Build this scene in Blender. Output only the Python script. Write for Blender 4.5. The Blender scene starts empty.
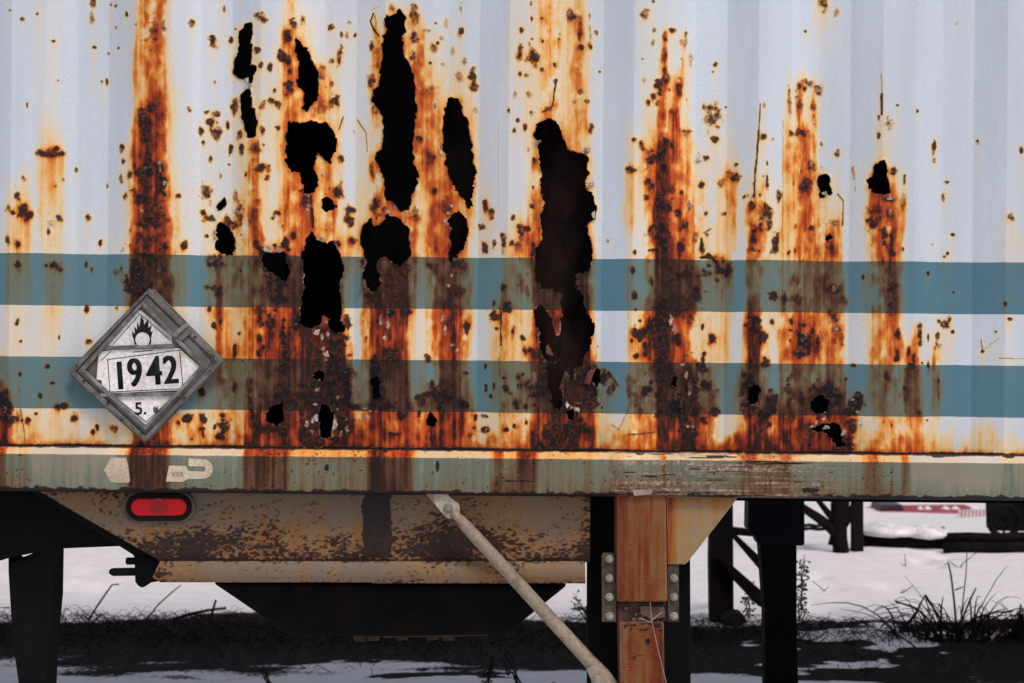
import bpy, bmesh, math, random
import numpy as np
from mathutils import Vector, Matrix

# ------------------------------------------------------------------ camera
sc = bpy.context.scene
col = sc.collection
R = math.radians
F = 1700.0            # focal length in pixels of the 1024 px wide picture
CD = 4.08             # metres from the camera to the side of the container
CZ = 1.51             # eye height
TH = 0.0095           # camera roll
K = CD / F            # metres per pixel on the container side
CT, ST = math.cos(TH), math.sin(TH)

cam = bpy.data.objects.new('camera', bpy.data.cameras.new('camera'))
cam.data.sensor_width = 36
cam.data.lens = F / 1024 * 36
cam.data.clip_end = 3000
cam.data.dof.use_dof = True; cam.data.dof.focus_distance = CD; cam.data.dof.aperture_fstop = 8.0
cam.location = (0, -CD, CZ)
cam.rotation_euler = (R(90), -TH, 0)
col.objects.link(cam)
sc.camera = cam

# ------------------------------------------------------------------ sky, sun, exposure
SUN_EL, SUN_AZ = R(50), R(28)      # azimuth measured from behind the camera towards the right
w = bpy.data.worlds.new('World'); sc.world = w; w.use_nodes = True
wn = w.node_tree.nodes; wl = w.node_tree.links
sky = wn.new('ShaderNodeTexSky'); sky.sky_type = 'NISHITA'; sky.sun_disc = False
sky.sun_elevation = SUN_EL
sky.sun_rotation = math.pi - SUN_AZ
sky.air_density = 1.0; sky.dust_density = 3.0; sky.ozone_density = 1.5
bg = wn['Background']; bg.inputs[1].default_value = 0.10
hs_ = wn.new('ShaderNodeHueSaturation'); hs_.inputs['Saturation'].default_value = .45     # an overcast, greyer sky
wl.new(sky.outputs[0], hs_.inputs['Color']); wl.new(hs_.outputs[0], bg.inputs[0])
sun = bpy.data.objects.new('sun', bpy.data.lights.new('sun', 'SUN'))
sun.data.energy = 1.5; sun.data.angle = R(14); sun.data.color = (1.0, 0.90, 0.82)
sd = Vector((math.sin(SUN_AZ) * math.cos(SUN_EL), -math.cos(SUN_AZ) * math.cos(SUN_EL), math.sin(SUN_EL)))
sun.rotation_euler = sd.to_track_quat('Z', 'Y').to_euler()
col.objects.link(sun)
sc.view_settings.view_transform = 'Standard'
sc.view_settings.look = 'None'
sc.view_settings.gamma = 1
sc.view_settings.exposure = 0.14
sc.cycles.max_bounces = 5

# ------------------------------------------------------------------ helpers
def W(px, py, y=0.0):
    """a point of the photograph (pixels) at the depth y behind the container side"""
    dx, dy = px - 512, py - 341.5
    u = dx * CT + dy * ST; v = -dx * ST + dy * CT
    k = (CD + y) / F
    return Vector((u * k, y, CZ - v * k))

def G(px, py):
    """where the pixel meets the flat ground"""
    dx, dy = px - 512, py - 341.5
    u = dx * CT + dy * ST; v = -dx * ST + dy * CT
    D = CZ * F / v
    return Vector((u * D / F, D - CD, 0))

def tag(o, label=None, cat=None, group=None, kind=None):
    if label: o['label'] = label
    if cat: o['category'] = cat
    if group: o['group'] = group
    if kind: o['kind'] = kind
    return o

def empty(name, loc, label, cat, group=None):
    o = bpy.data.objects.new(name, None); col.objects.link(o)
    o.location = loc; o.empty_display_size = .1
    return tag(o, label, cat, group)

def link(name, me, mat, parent=None, smooth=False):
    o = bpy.data.objects.new(name, me); col.objects.link(o)
    if mat: me.materials.append(mat)
    if smooth:
        me.polygons.foreach_set('use_smooth', [True] * len(me.polygons))
    if parent:
        base = Vector((0, 0, 0)); q = parent
        while q: base += q.location; q = q.parent
        o.parent = parent
        if all(c == 0 for c in base): pass
        me.transform(Matrix.Translation(-base))
    return o

def polyfill(bm, front, back):
    n = len(front)
    a = [bm.verts.new(p) for p in front]; b = [bm.verts.new(p) for p in back]
    f1 = bm.faces.new(a); f2 = bm.faces.new(b[::-1])
    for i in range(n):
        bm.faces.new((a[i], b[i], b[(i + 1) % n], a[(i + 1) % n]))
    return f1, f2

class MB:
    def __init__(self): self.bm = bmesh.new()
    def prism(self, pts, y, t):
        """pixel outline at depth y extruded back by t metres"""
        f = [W(p[0], p[1], y) for p in pts]
        polyfill(self.bm, f, [q + Vector((0, t, 0)) for q in f]); return self
    def box(self, x0, x1, y0, y1, z0, z1):
        f = [Vector((x0, y0, z0)), Vector((x1, y0, z0)), Vector((x1, y0, z1)), Vector((x0, y0, z1))]
        polyfill(self.bm, f, [q + Vector((0, y1 - y0, 0)) for q in f]); return self
    def tube(self, pts, rad, n=8, flat=1.0):
        pts = [Vector(p) for p in pts]
        if not hasattr(rad, '__len__'): rad = [rad] * len(pts)
        rings = []
        for i, p in enumerate(pts):
            d = (pts[min(i + 1, len(pts) - 1)] - pts[max(i - 1, 0)])
            if d.length < 1e-9: d = Vector((0, 0, 1))
            d.normalize()
            up = Vector((0, 1, 0)) if abs(d.y) < .8 else Vector((0, 0, 1))
            a = d.cross(up).normalized(); b = d.cross(a).normalized()
            rings.append([self.bm.verts.new(p + (a * math.cos(2 * math.pi * k / n) + b * math.sin(2 * math.pi * k / n) * flat) * rad[i]) for k in range(n)])
        for r0, r1 in zip(rings, rings[1:]):
            for k in range(n):
                self.bm.faces.new((r0[k], r0[(k + 1) % n], r1[(k + 1) % n], r1[k]))
        if n > 2:
            self.bm.faces.new(rings[0][::-1]); self.bm.faces.new(rings[-1])
        return self
    def disc(self, c, r, t, n=24, rot=0):
        """disc facing the camera: front at c, thickness t towards -y"""
        f = [Vector((c[0] + r * math.cos(rot + 2 * math.pi * k / n), c[1] - t, c[2] + r * math.sin(rot + 2 * math.pi * k / n))) for k in range(n)]
        polyfill(self.bm, f, [q + Vector((0, t, 0)) for q in f]); return self
    def build(self, name, mat, parent=None, bevel=0, smooth=False, seg=2):
        bmesh.ops.recalc_face_normals(self.bm, faces=self.bm.faces[:])
        me = bpy.data.meshes.new(name); self.bm.to_mesh(me); self.bm.free()
        o = link(name, me, mat, parent, smooth)
        if bevel:
            m = o.modifiers.new('bevel', 'BEVEL'); m.width = bevel; m.segments = seg; m.limit_method = 'ANGLE'; m.angle_limit = R(35)
        return o

# ------------------------------------------------------------------ numpy noise
def vnoise(X, Y, sx, sy, seed):
    rs = np.random.RandomState(seed); T = rs.rand(256, 256).astype(np.float32)
    x = X / sx + 1000; y = Y / sy + 1000
    xi = np.floor(x).astype(int); yi = np.floor(y).astype(int)
    fx = (x - xi).astype(np.float32); fy = (y - yi).astype(np.float32)
    fx = fx * fx * (3 - 2 * fx); fy = fy * fy * (3 - 2 * fy)
    a = T[yi % 256, xi % 256]; b = T[yi % 256, (xi + 1) % 256]
    c = T[(yi + 1) % 256, xi % 256]; d = T[(yi + 1) % 256, (xi + 1) % 256]
    return (a * (1 - fx) + b * fx) * (1 - fy) + (c * (1 - fx) + d * fx) * fy
def fbm(X, Y, s, seed, o=4, ax=1, ay=1):
    r = 0; amp = 1; tot = 0
    for i in range(o):
        r = r + amp * vnoise(X, Y, s * ax / 2 ** i, s * ay / 2 ** i, seed + i * 7); tot += amp; amp *= .55
    return r / tot
def sstep(a, b, x):
    t = np.clip((x - a) / (b - a), 0, 1); return t * t * (3 - 2 * t)
def boxblur(A, r, it=2):
    for _ in range(it):
        for ax in (0, 1):
            P = np.pad(A, [(r + 1, r) if i == ax else (0, 0) for i in (0, 1)], mode='edge')
            C = np.cumsum(P, axis=ax, dtype=np.float64)
            n = A.shape[ax]
            A = ((np.take(C, range(2 * r + 1, 2 * r + 1 + n), axis=ax) - np.take(C, range(0, n), axis=ax)) / (2 * r + 1)).astype(np.float32)
    return A
def inpoly(X, Y, poly):
    ins = np.zeros(X.shape, bool); n = len(poly)
    for i in range(n):
        x0, y0 = poly[i]; x1, y1 = poly[(i + 1) % n]
        if y0 == y1: continue
        c = ((y0 > Y) != (y1 > Y)) & (X < (x1 - x0) * (Y - y0) / (y1 - y0) + x0)
        ins ^= c
    return ins
def parse(s):
    return [tuple(float(v) for v in t.split(',')) for t in s.split()]

# ------------------------------------------------------------------ materials
MATS = {}
def nodes(m):
    m.use_nodes = True
    nt = m.node_tree; b = nt.nodes['Principled BSDF']
    return nt, b
def N(nt, typ, **kw):
    n = nt.nodes.new(typ)
    for k, v in kw.items(): setattr(n, k, v)
    return n
def ramp(nt, stops, mode='LINEAR'):
    r = nt.nodes.new('ShaderNodeValToRGB'); r.color_ramp.interpolation = mode
    e = r.color_ramp.elements
    while len(e) < len(stops): e.new(0.5)
    for i, (p, c) in enumerate(stops):
        e[i].position = p; e[i].color = (c[0], c[1], c[2], 1) if hasattr(c, '__len__') else (c, c, c, 1)
    return r
def noise(nt, scale, stretch=(1, 1, 1), detail=6, rough=.6, coord='Object', loc=(0, 0, 0)):
    tc = N(nt, 'ShaderNodeTexCoord'); mp = N(nt, 'ShaderNodeMapping')
    mp.inputs['Scale'].default_value = stretch; mp.inputs['Location'].default_value = loc
    nt.links.new(tc.outputs[coord], mp.inputs[0])
    n = N(nt, 'ShaderNodeTexNoise'); n.inputs['Scale'].default_value = scale
    n.inputs['Detail'].default_value = detail; n.inputs['Roughness'].default_value = rough
    nt.links.new(mp.outputs[0], n.inputs['Vector'])
    return n.outputs['Fac']
def mixc(nt, fac, a, b, mode='MIX'):
    m = N(nt, 'ShaderNodeMix', data_type='RGBA', blend_type=mode)
    for s, v in ((m.inputs[0], fac), (m.inputs[6], a), (m.inputs[7], b)):
        if isinstance(v, (int, float)): s.default_value = v
        elif hasattr(v, 'is_output'): nt.links.new(v, s)
        else: s.default_value = (v[0], v[1], v[2], 1)
    return m.outputs[2]
def mth(nt, op, a, b=0.0, c=None, clamp=False):
    m = N(nt, 'ShaderNodeMath', operation=op, use_clamp=clamp)
    for s, v in zip(m.inputs, (a, b, c)):
        if v is None: continue
        if hasattr(v, 'is_output'): nt.links.new(v, s)
        else: s.default_value = v
    return m.outputs[0]
def bump(nt, b, h, strength=.4, dist=.004):
    n = N(nt, 'ShaderNodeBump'); n.inputs['Strength'].default_value = strength; n.inputs['Distance'].default_value = dist
    nt.links.new(h, n.inputs['Height']); nt.links.new(n.outputs[0], b.inputs['Normal'])

def weathered(name, base, rustc, lo=.5, hi=.62, scale=14, stretch=(1, 1, .25), rough=.7, speck=0.0, speckc=(.02, .015, .012), metal=0.0, bumpd=.003):
    """a surface of base colour with patches of rustc and fine dark pitting"""
    if name in MATS: return MATS[name]
    m = bpy.data.materials.new(name); nt, b = nodes(m)
    n1 = noise(nt, scale, stretch); r1 = ramp(nt, [(lo, 0), (hi, 1)]); nt.links.new(n1, r1.inputs[0])
    n2 = noise(nt, scale * 6, (1, 1, 1), loc=(3, 1, 7)); r2 = ramp(nt, [(.3, .72), (.7, 1.2)]); nt.links.new(n2, r2.inputs[0])
    c = mixc(nt, r1.outputs[0], base, rustc)
    c = mixc(nt, 1.0, c, r2.outputs[0], 'MULTIPLY')
    nb = noise(nt, scale * .35, (1, 1, .6), loc=(6, 6, 6)); rb_ = ramp(nt, [(.35, .72), (.65, 1.15)]); nt.links.new(nb, rb_.inputs[0])
    c = mixc(nt, 1.0, c, rb_.outputs[0], 'MULTIPLY')
    if speck:
        n3 = noise(nt, scale * 4, (1, 1, 2.2), loc=(9, 2, 1), detail=4, rough=.7)
        r3 = ramp(nt, [(1 - speck - .05, 0), (1 - speck, 1)]); nt.links.new(n3, r3.inputs[0])
        c = mixc(nt, r3.outputs[0], c, speckc)
    nt.links.new(c, b.inputs['Base Color'])
    b.inputs['Roughness'].default_value = rough; b.inputs['Metallic'].default_value = metal
    b.inputs['Specular IOR Level'].default_value = .5 if metal or max(base) > .1 else .06
    bump(nt, b, n2, .5, bumpd)
    MATS[name] = m; return m

def flat(name, c, rough=.6, metal=0.0, var=.15):
    return weathered(name, c, tuple(v * (1 - var) for v in c), .4, .6, 30, (1, 1, 1), rough, metal=metal, bumpd=.0006)

def painted_rust(name, white, blue, bands, edge=(.34, .085, .014)):
    """paint (white with blue bands at given heights), stained by S, crusted by D, flaked by Fk"""
    m = bpy.data.materials.new(name); nt, b = nodes(m)
    def att(n):
        a = N(nt, 'ShaderNodeAttribute'); a.attribute_name = n; return a.outputs['Fac']
    S, D, Fk = att('stain'), att('crust'), att('flake')
    geo = N(nt, 'ShaderNodeNewGeometry'); sep = N(nt, 'ShaderNodeSeparateXYZ'); nt.links.new(geo.outputs['Position'], sep.inputs[0])
    wob = noise(nt, 25, detail=3)
    z = mth(nt, 'ADD', sep.outputs[2], mth(nt, 'MULTIPLY', mth(nt, 'SUBTRACT', wob, .5), .003))
    mask = None
    for z0, z1 in bands:
        a = mth(nt, 'MULTIPLY', mth(nt, 'GREATER_THAN', z, z0), mth(nt, 'LESS_THAN', z, z1))
        mask = a if mask is None else mth(nt, 'MAXIMUM', mask, a)
    grime = noise(nt, 5, (1, 1, .12), detail=8); rg = ramp(nt, [(.35, .86), (.65, 1.05)]); nt.links.new(grime, rg.inputs[0])
    fine = noise(nt, 260, detail=3, rough=.8); rf = ramp(nt, [(.3, .88), (.7, 1.1)]); nt.links.new(fine, rf.inputs[0])
    paint = mixc(nt, mask, white, blue)
    paint = mixc(nt, 1.0, paint, rg.outputs[0], 'MULTIPLY')
    paint = mixc(nt, 1.0, paint, rf.outputs[0], 'MULTIPLY')
    # streaks vary across and hold downwards
    st = noise(nt, 90, (1, 1, .035), detail=6, rough=.7)
    st2 = noise(nt, 60, (1, 1, .5), detail=5, rough=.7, loc=(5, 0, 2))
    sf = mth(nt, 'ADD', mth(nt, 'MULTIPLY', mth(nt, 'SUBTRACT', st, .5), 1.7), mth(nt, 'MULTIPLY', mth(nt, 'SUBTRACT', st2, .5), .9))
    S2 = mth(nt, 'MULTIPLY', S, mth(nt, 'ADD', sf, 1.0))
    Sn = mth(nt, 'DIVIDE', S2, 4.5, clamp=True)
    tr = ramp(nt, [(0, (1, 1, 1)), (.04, (1.08, .97, .84)), (.11, (1.16, .88, .53)), (.20, (1.15, .63, .19)), (.31, (1.05, .34, .04)),
                   (.45, (.78, .150, .014)), (.60, (.60, .070, .006)), (.78, (.26, .026, .006)), (1, (.035, .010, .008))])
    nt.links.new(Sn, tr.inputs[0])
    warm = mixc(nt, mth(nt, 'MULTIPLY', Sn, 6, clamp=True), (1, 1, 1), (1.18, 1.08, .98))
    c = mixc(nt, 1.0, paint, tr.outputs[0], 'MULTIPLY')
    c = mixc(nt, 1.0, c, warm, 'MULTIPLY')
    bl = blue
    tb = ramp(nt, [(0, bl), (.05, (bl[0] * 1.25, bl[1] * 1.05, bl[2] * .86)), (.12, (.125, .155, .125)), (.21, (.135, .118, .068)), (.32, (.112, .072, .030)), (.46, (.092, .038, .015)), (.62, (.060, .018, .007)), (.80, (.028, .009, .005)), (1, (.014, .007, .006))])
    nt.links.new(Sn, tb.inputs[0])
    cb = mixc(nt, 1.0, mixc(nt, 1.0, tb.outputs[0], rg.outputs[0], 'MULTIPLY'), rf.outputs[0], 'MULTIPLY')
    c = mixc(nt, mask, c, cb)
    # crust
    cn = noise(nt, 70, (1, 1, .8), detail=8, rough=.75, loc=(1, 4, 2))
    cr = ramp(nt, [(.30, (.007, .006, .008)), (.47, (.018, .010, .010)), (.58, (.060, .018, .011)), (.70, (.17, .045, .015)), (.8, (.26, .10, .05))]); nt.links.new(cn, cr.inputs[0])
    cn2 = noise(nt, 160, (1, 1, .8), detail=6, rough=.8, loc=(7, 4, 2))
    dl = mth(nt, 'ADD', mth(nt, 'ADD', D, .10), mth(nt, 'ADD', mth(nt, 'MULTIPLY', mth(nt, 'SUBTRACT', cn, .5), -1.3), mth(nt, 'MULTIPLY', mth(nt, 'SUBTRACT', cn2, .5), -.9)))
    dr = ramp(nt, [(.14, edge), (.34, (edge[0] * .50, edge[1] * .30, edge[2] * .5)), (.55, (.050, .010, .005)), (.74, (.006, .004, .005))]); nt.links.new(dl, dr.inputs[0])
    da = ramp(nt, [(.10, 0), (.55, .96)]); nt.links.new(mth(nt, 'ADD', D, mth(nt, 'MULTIPLY', mth(nt, 'SUBTRACT', cn, .5), .5)), da.inputs[0])
    crc = mixc(nt, .15, dr.outputs[0], cr.outputs[0])
    crc = mixc(nt, 1.0, crc, mixc(nt, mask, (1, 1, 1), (.55, .62, .75)), 'MULTIPLY')
    c = mixc(nt, da.outputs[0], c, crc)
    fn = noise(nt, 120, detail=4); fr = ramp(nt, [(.38, (.12, .05, .03)), (.55, (.38, .24, .17)), (.72, (.66, .58, .54))]); nt.links.new(fn, fr.inputs[0])
    c = mixc(nt, Fk, c, fr.outputs[0])
    nt.links.new(c, b.inputs['Base Color'])
    ro = mth(nt, 'ADD', mth(nt, 'MULTIPLY', Sn, .4), .5, clamp=True); nt.links.new(ro, b.inputs['Roughness'])
    b.inputs['Specular IOR Level'].default_value = .3
    h = mth(nt, 'MULTIPLY', cn, mth(nt, 'ADD', D, mth(nt, 'MULTIPLY', Sn, .5)))
    bump(nt, b, h, .9, .006)
    return m

# ------------------------------------------------------------------ the rust survey of the side (picture pixels)
# stain rows: y, then "x_end,value" steps
ROWS = {
10: "33,0 63,.1 132,0 138,.25 144,1.1 150,1.7 158,1.3 163,1.8 167,1.2 173,.3 215,.05 225,.14 280,0 284,.3 296,.95 300,.25 380,.05 420,.1 440,.03 508,.0 535,.22 541,.4 560,.95 566,.5 575,.6 585,.95 590,.3 636,0 680,.06 815,0 833,.22 2000,0",
60: "33,0 62,.1 132,0 136,.25 150,.95 158,1.2 163,1.7 167,.8 173,.4 180,.12 240,.03 274,.05 283,.3 290,1.4 303,1.0 312,.8 325,.25 360,.1 372,.1 382,.7 407,1.4 425,1.4 435,.35 455,.1 462,.2 508,0 535,.22 541,.5 562,.95 573,.4 583,1.0 590,.5 640,0 660,.1 668,1.2 683,.12 688,.5 692,.1 2000,0",
110:"33,0 60,.08 130,0 135,.35 147,1.1 160,3.1 166,1.9 175,.55 182,.15 240,.04 250,.2 277,.18 283,.6 298,1.4 303,1.1 330,1.0 338,.4 370,.08 382,1.0 417,1.6 432,1.8 445,.9 463,.9 472,.5 508,.02 525,.08 540,.35 560,1.0 575,.55 588,1.0 592,.3 640,0 658,.18 665,2.1 672,.5 683,2.5 690,.25 694,.5 783,0 790,.5 797,.2 805,1.6 813,.6 818,1.2 822,.2 2000,0",
160:"33,0 40,.05 62,.6 66,.15 125,0 132,.6 162,3.1 170,1.7 178,.5 190,.12 235,.04 247,.35 260,1.2 275,.2 283,.6 290,1.3 335,1.2 342,.5 370,.05 383,1.1 413,1.6 425,1.7 440,1.6 448,1.3 472,1.2 479,.5 530,.04 540,.9 570,1.0 580,.95 592,.3 625,0 635,.3 640,.2 648,.55 658,1.2 675,3.0 680,1.4 695,1.4 705,.35 715,.1 725,.14 740,.3 784,.03 798,1.05 803,1.3 812,1.9 820,1.0 875,.02 888,.35 900,.1 2000,0",
210:"5,0 25,.35 32,.6 40,.12 62,.65 66,.15 125,.02 130,.5 135,1.3 163,3.1 170,2.3 178,.85 190,.2 235,.1 245,.8 248,.9 262,1.8 270,.5 280,.3 287,1.1 292,2.0 300,1.3 315,1.6 325,.9 335,1.6 358,.12 370,.6 384,1.2 410,1.8 422,1.0 430,.5 440,1.8 455,2.0 468,1.2 477,.9 483,.02 492,.4 527,.08 535,1.0 545,1.8 590,1.5 596,.5 625,0 635,.8 645,.3 655,1.1 672,3.1 680,1.5 697,1.8 705,.95 718,.15 728,.45 738,1.05 745,.12 750,.3 765,1.3 783,.15 800,.95 812,2.1 822,1.0 832,.95 845,.3 866,.03 871,.6 885,2.6 897,1.3 903,.6 906,1.0 2000,0",
245:"10,.12 30,.55 40,.12 62,.55 66,.2 120,.1 130,.18 150,2.3 165,3.0 172,2.4 178,.6 185,.3 205,.1 215,.35 233,.6 245,1.0 252,1.05 262,1.9 275,.45 285,.35 300,1.7 315,2.0 330,.9 350,.8 362,.5 410,1.8 420,1.5 427,.7 452,1.8 468,.95 483,.12 503,.1 520,.5 530,1.0 545,1.8 590,1.7 597,.8 625,0 630,.25 645,.15 655,1.3 670,3.2 682,2.6 697,2.1 720,.45 735,.6 747,.05 770,1.6 780,.1 800,.55 818,1.1 835,1.9 846,1.0 868,.05 878,.6 885,2.1 890,1.0 897,2.7 905,1.1 1000,.02 1012,.12 2000,.2",
285:"5,.15 32,.65 42,.15 60,.65 66,.2 120,.12 130,.2 150,3.4 165,2.0 172,2.2 178,.7 186,.4 203,.12 213,.6 222,1.8 230,.9 245,1.1 262,1.6 290,2.0 300,2.2 342,2.0 350,.55 362,.25 370,1.2 408,2.6 418,1.1 428,.5 434,.9 460,2.2 474,1.0 500,.1 503,.6 518,.8 532,1.1 545,2.8 590,3.2 597,.95 625,.03 629,.5 645,.25 655,1.2 672,3.0 682,3.0 700,2.4 720,.6 735,.9 742,.2 748,.1 765,1.1 780,.3 784,1.1 800,.6 818,1.0 834,2.0 847,1.2 866,.12 871,.4 885,1.2 892,2.5 898,2.0 904,1.0 908,.3 1000,.02 2000,.12",
330:"5,.15 32,.2 42,.2 55,.32 125,.1 172,.9 185,.15 203,.16 212,.4 220,1.5 230,.95 243,.65 250,1.2 262,1.4 285,2.1 300,2.7 343,3.3 349,.8 360,.1 370,1.0 378,2.2 408,2.8 412,1.4 418,.6 426,.28 433,.9 440,1.8 462,2.8 470,1.2 474,.5 490,.06 500,.35 503,1.4 512,1.0 530,.55 534,1.4 545,2.8 590,2.8 597,.7 626,0 629,.35 640,.15 645,1.2 655,2.6 672,3.9 684,2.6 693,1.8 697,.7 720,.45 731,.7 743,.08 748,1.2 760,3.0 768,1.0 778,.2 783,1.0 795,1.2 820,1.9 832,1.0 840,1.8 847,1.5 868,.08 872,.6 885,.95 900,1.3 906,.2 936,.02 948,.15 2000,.01",
350:"5,.2 32,.25 42,.2 55,.35 125,.1 172,.9 185,.2 203,.18 212,.5 220,1.7 230,1.0 243,.8 250,1.4 262,1.6 285,2.3 300,2.8 343,3.3 349,.9 360,.1 370,1.05 378,2.2 408,2.6 412,1.3 418,.5 426,.28 433,.9 440,1.9 462,2.7 470,1.4 474,.5 490,.05 500,.5 508,.9 530,.65 534,1.4 545,2.8 590,2.8 597,.9 626,0 629,.5 640,.6 645,1.4 655,2.2 672,3.9 684,2.6 693,1.8 697,.7 720,.55 731,.8 743,.08 748,1.2 760,3.0 768,1.0 778,.15 783,1.1 795,1.0 820,2.1 832,1.2 840,1.4 847,1.0 850,.6 868,.04 872,.6 885,1.2 905,1.2 912,.3 920,1.0 936,.02 942,1.4 948,.9 953,.2 2000,.01",
385:"8,1.2 20,.5 42,.25 60,.35 75,.2 125,.1 172,1.0 205,.1 213,.6 230,.95 243,.8 250,1.2 262,1.2 285,2.0 300,2.4 350,3.0 356,.6 365,.65 370,1.1 382,3.3 412,2.4 417,.6 422,.4 428,.8 440,1.1 462,2.6 472,1.3 477,.4 492,.08 497,.5 512,.8 518,.5 530,.7 534,1.5 545,2.8 597,3.0 603,.8 612,.05 625,.05 629,.6 650,.8 657,1.6 700,3.2 705,1.5 720,.8 738,.25 742,.8 755,1.3 765,1.0 772,.2 780,.2 784,1.3 795,.5 815,1.7 830,.75 850,1.3 868,.15 872,.7 885,.9 906,1.1 912,2.0 920,1.6 926,.4 935,.25 940,1.2 945,1.5 950,.5 955,.12 2000,.02",
430:"6,3.0 12,1.4 18,.9 60,.38 100,.3 120,.35 130,.7 165,2.4 174,1.3 178,1.6 208,.35 215,.8 225,1.1 245,.95 250,2.2 290,3.0 350,3.2 362,2.0 375,2.3 385,3.0 405,2.1 425,1.9 440,2.3 462,3.0 470,1.4 476,.7 490,.22 500,.45 530,.9 534,1.4 550,2.7 560,3.5 597,2.6 603,.9 612,.4 622,.15 630,.85 657,1.3 665,3.6 680,2.4 700,3.2 718,2.0 722,.9 738,.25 742,.8 748,1.1 768,3.0 780,1.7 788,2.6 800,1.7 812,2.8 855,2.6 860,1.3 875,.65 890,1.0 905,.85 912,.5 915,1.8 919,1.4 925,1.1 932,.15 940,.35 944,.2 2000,.05",
446:"6,3.2 12,1.8 18,1.2 60,.8 120,.7 130,1.0 170,2.8 208,.9 245,1.4 290,3.2 350,3.2 385,2.8 425,2.3 462,3.0 476,1.6 530,1.4 560,3.5 597,2.8 603,1.2 622,1.0 657,1.7 700,3.4 718,2.2 738,1.4 768,3.0 855,2.8 875,1.4 925,1.5 940,.8 1000,.7 2000,.5",
}
HOLES = [parse(s) for s in """252,22 246,24 238,31 237,40 236,50 234,62 232,68 233,73 238,77 243,76 247,78 250,82 253,76 256,67 256,65 249,65 251,58 252,45 251,35
240,93 245,89 250,90 251,100 251,108 255,110 257,125 255,136 248,137 245,130 243,122 239,112
295,37 300,42 306,48 310,55 313,65 317,72 316,85 316,98 311,105 306,112 303,108 305,97 304,92 298,86 297,75 299,65 296,50
287,130 290,124 297,122 305,121 315,122 325,122 330,126 333,135 335,145 331,155 328,160 322,155 317,150 314,157 313,168 316,185 312,192 304,193 303,180 300,172 292,172 287,165 286,150
320,200 324,197 330,199 335,204 330,208 323,209
385,22 386,15 390,17 393,14 397,11 400,8 401,12 405,17 405,25 403,35 403,48 404,58 410,65 413,77 415,90 416,105 416,118 414,125 413,140 413,155 412,165 417,168 418,173 416,183 412,193 410,203 409,208 406,210 400,210 396,207 392,202 387,198 386,188 383,178 380,168 376,158 380,152 383,150 384,135 383,118 380,112 372,100 374,90 381,82 380,72 383,55 384,40 388,30
362,227 366,220 371,219 373,225 380,226 384,220 390,215 396,218 402,222 408,226 409,232 408,245 410,256 405,262 400,268 395,263 390,258 384,257 377,258 376,266 378,274 380,282 377,290 370,291 366,284 362,276 366,262 364,252 360,240
447,98 452,96 458,98 461,104 463,112 467,120 470,135 472,150 474,165 475,175 474,185 472,195 470,205 468,208 465,202 460,193 455,185 449,178 445,160 443,140 443,120 445,106
450,214 456,210 461,213 464,219 467,228 466,240 460,250 455,258 450,262 449,252 452,244 450,236 453,228 449,222
534,136 537,125 543,121 550,119 557,122 561,130 565,140 570,148 575,153 583,153 589,157 588,165 590,172 584,180 586,188 592,192 595,205 595,218 588,223 587,232 592,245 593,260 588,268 577,275 573,285 580,292 584,300 586,310 592,320 594,330 590,345 585,355 583,365 578,370 568,366 560,360 548,360 542,350 540,335 537,325 535,312 540,305 545,308 550,318 553,330 556,338 561,335 563,320 560,305 563,295 556,291 545,288 535,280 537,265 536,250 542,240 542,225 541,215 546,203 543,198 541,190 542,175 539,160 540,150 537,142
305,242 309,232 318,240 325,243 333,241 335,250 340,258 342,270 339,280 337,290 340,300 341,308 339,318 343,330 336,333 331,328 328,318 322,315 318,325 308,328 300,322 303,305 305,290 304,270 303,255
217,222 224,226 230,232 233,240 232,250 228,255 222,252 216,251 214,245 217,238 213,233
215,206 219,200 222,198 225,203 223,207 219,209
265,415 275,405 282,402 283,418 281,425 275,426 268,421
319,406 325,405 328,410 331,418 331,428 328,437 324,440 320,436 318,425 317,414
820,177 823,176 828,174 832,177 833,185 835,191 829,193 822,197 820,193 823,188 818,181
876,166 880,162 885,161 886,168 885,178 890,184 889,192 882,195 873,193 869,188 870,180 875,176
814,428 822,426 828,424 838,426 842,428 843,440 846,446 841,448 836,440 830,436 822,431 816,430
426,420 430,413 434,416 436,421 433,426 428,425
313,373 318,371 323,376 321,380 315,378
568,413 572,410 575,415 573,420 570,421
828,235 833,233 834,238 829,240
548,365 560,362 566,372 560,385 563,400 558,412 552,400 549,385
592,372 598,368 601,378 597,386 593,382
265,254 284,252 285,262 290,272 285,280 276,276 268,270 262,265
816,398 826,396 831,404 828,412 818,414 813,408
750,388 757,386 759,396 755,404 749,402
371,378 377,376 380,388 379,400 373,398
674,378 677,377 676,386 673,386""".split('\n')]
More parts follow.
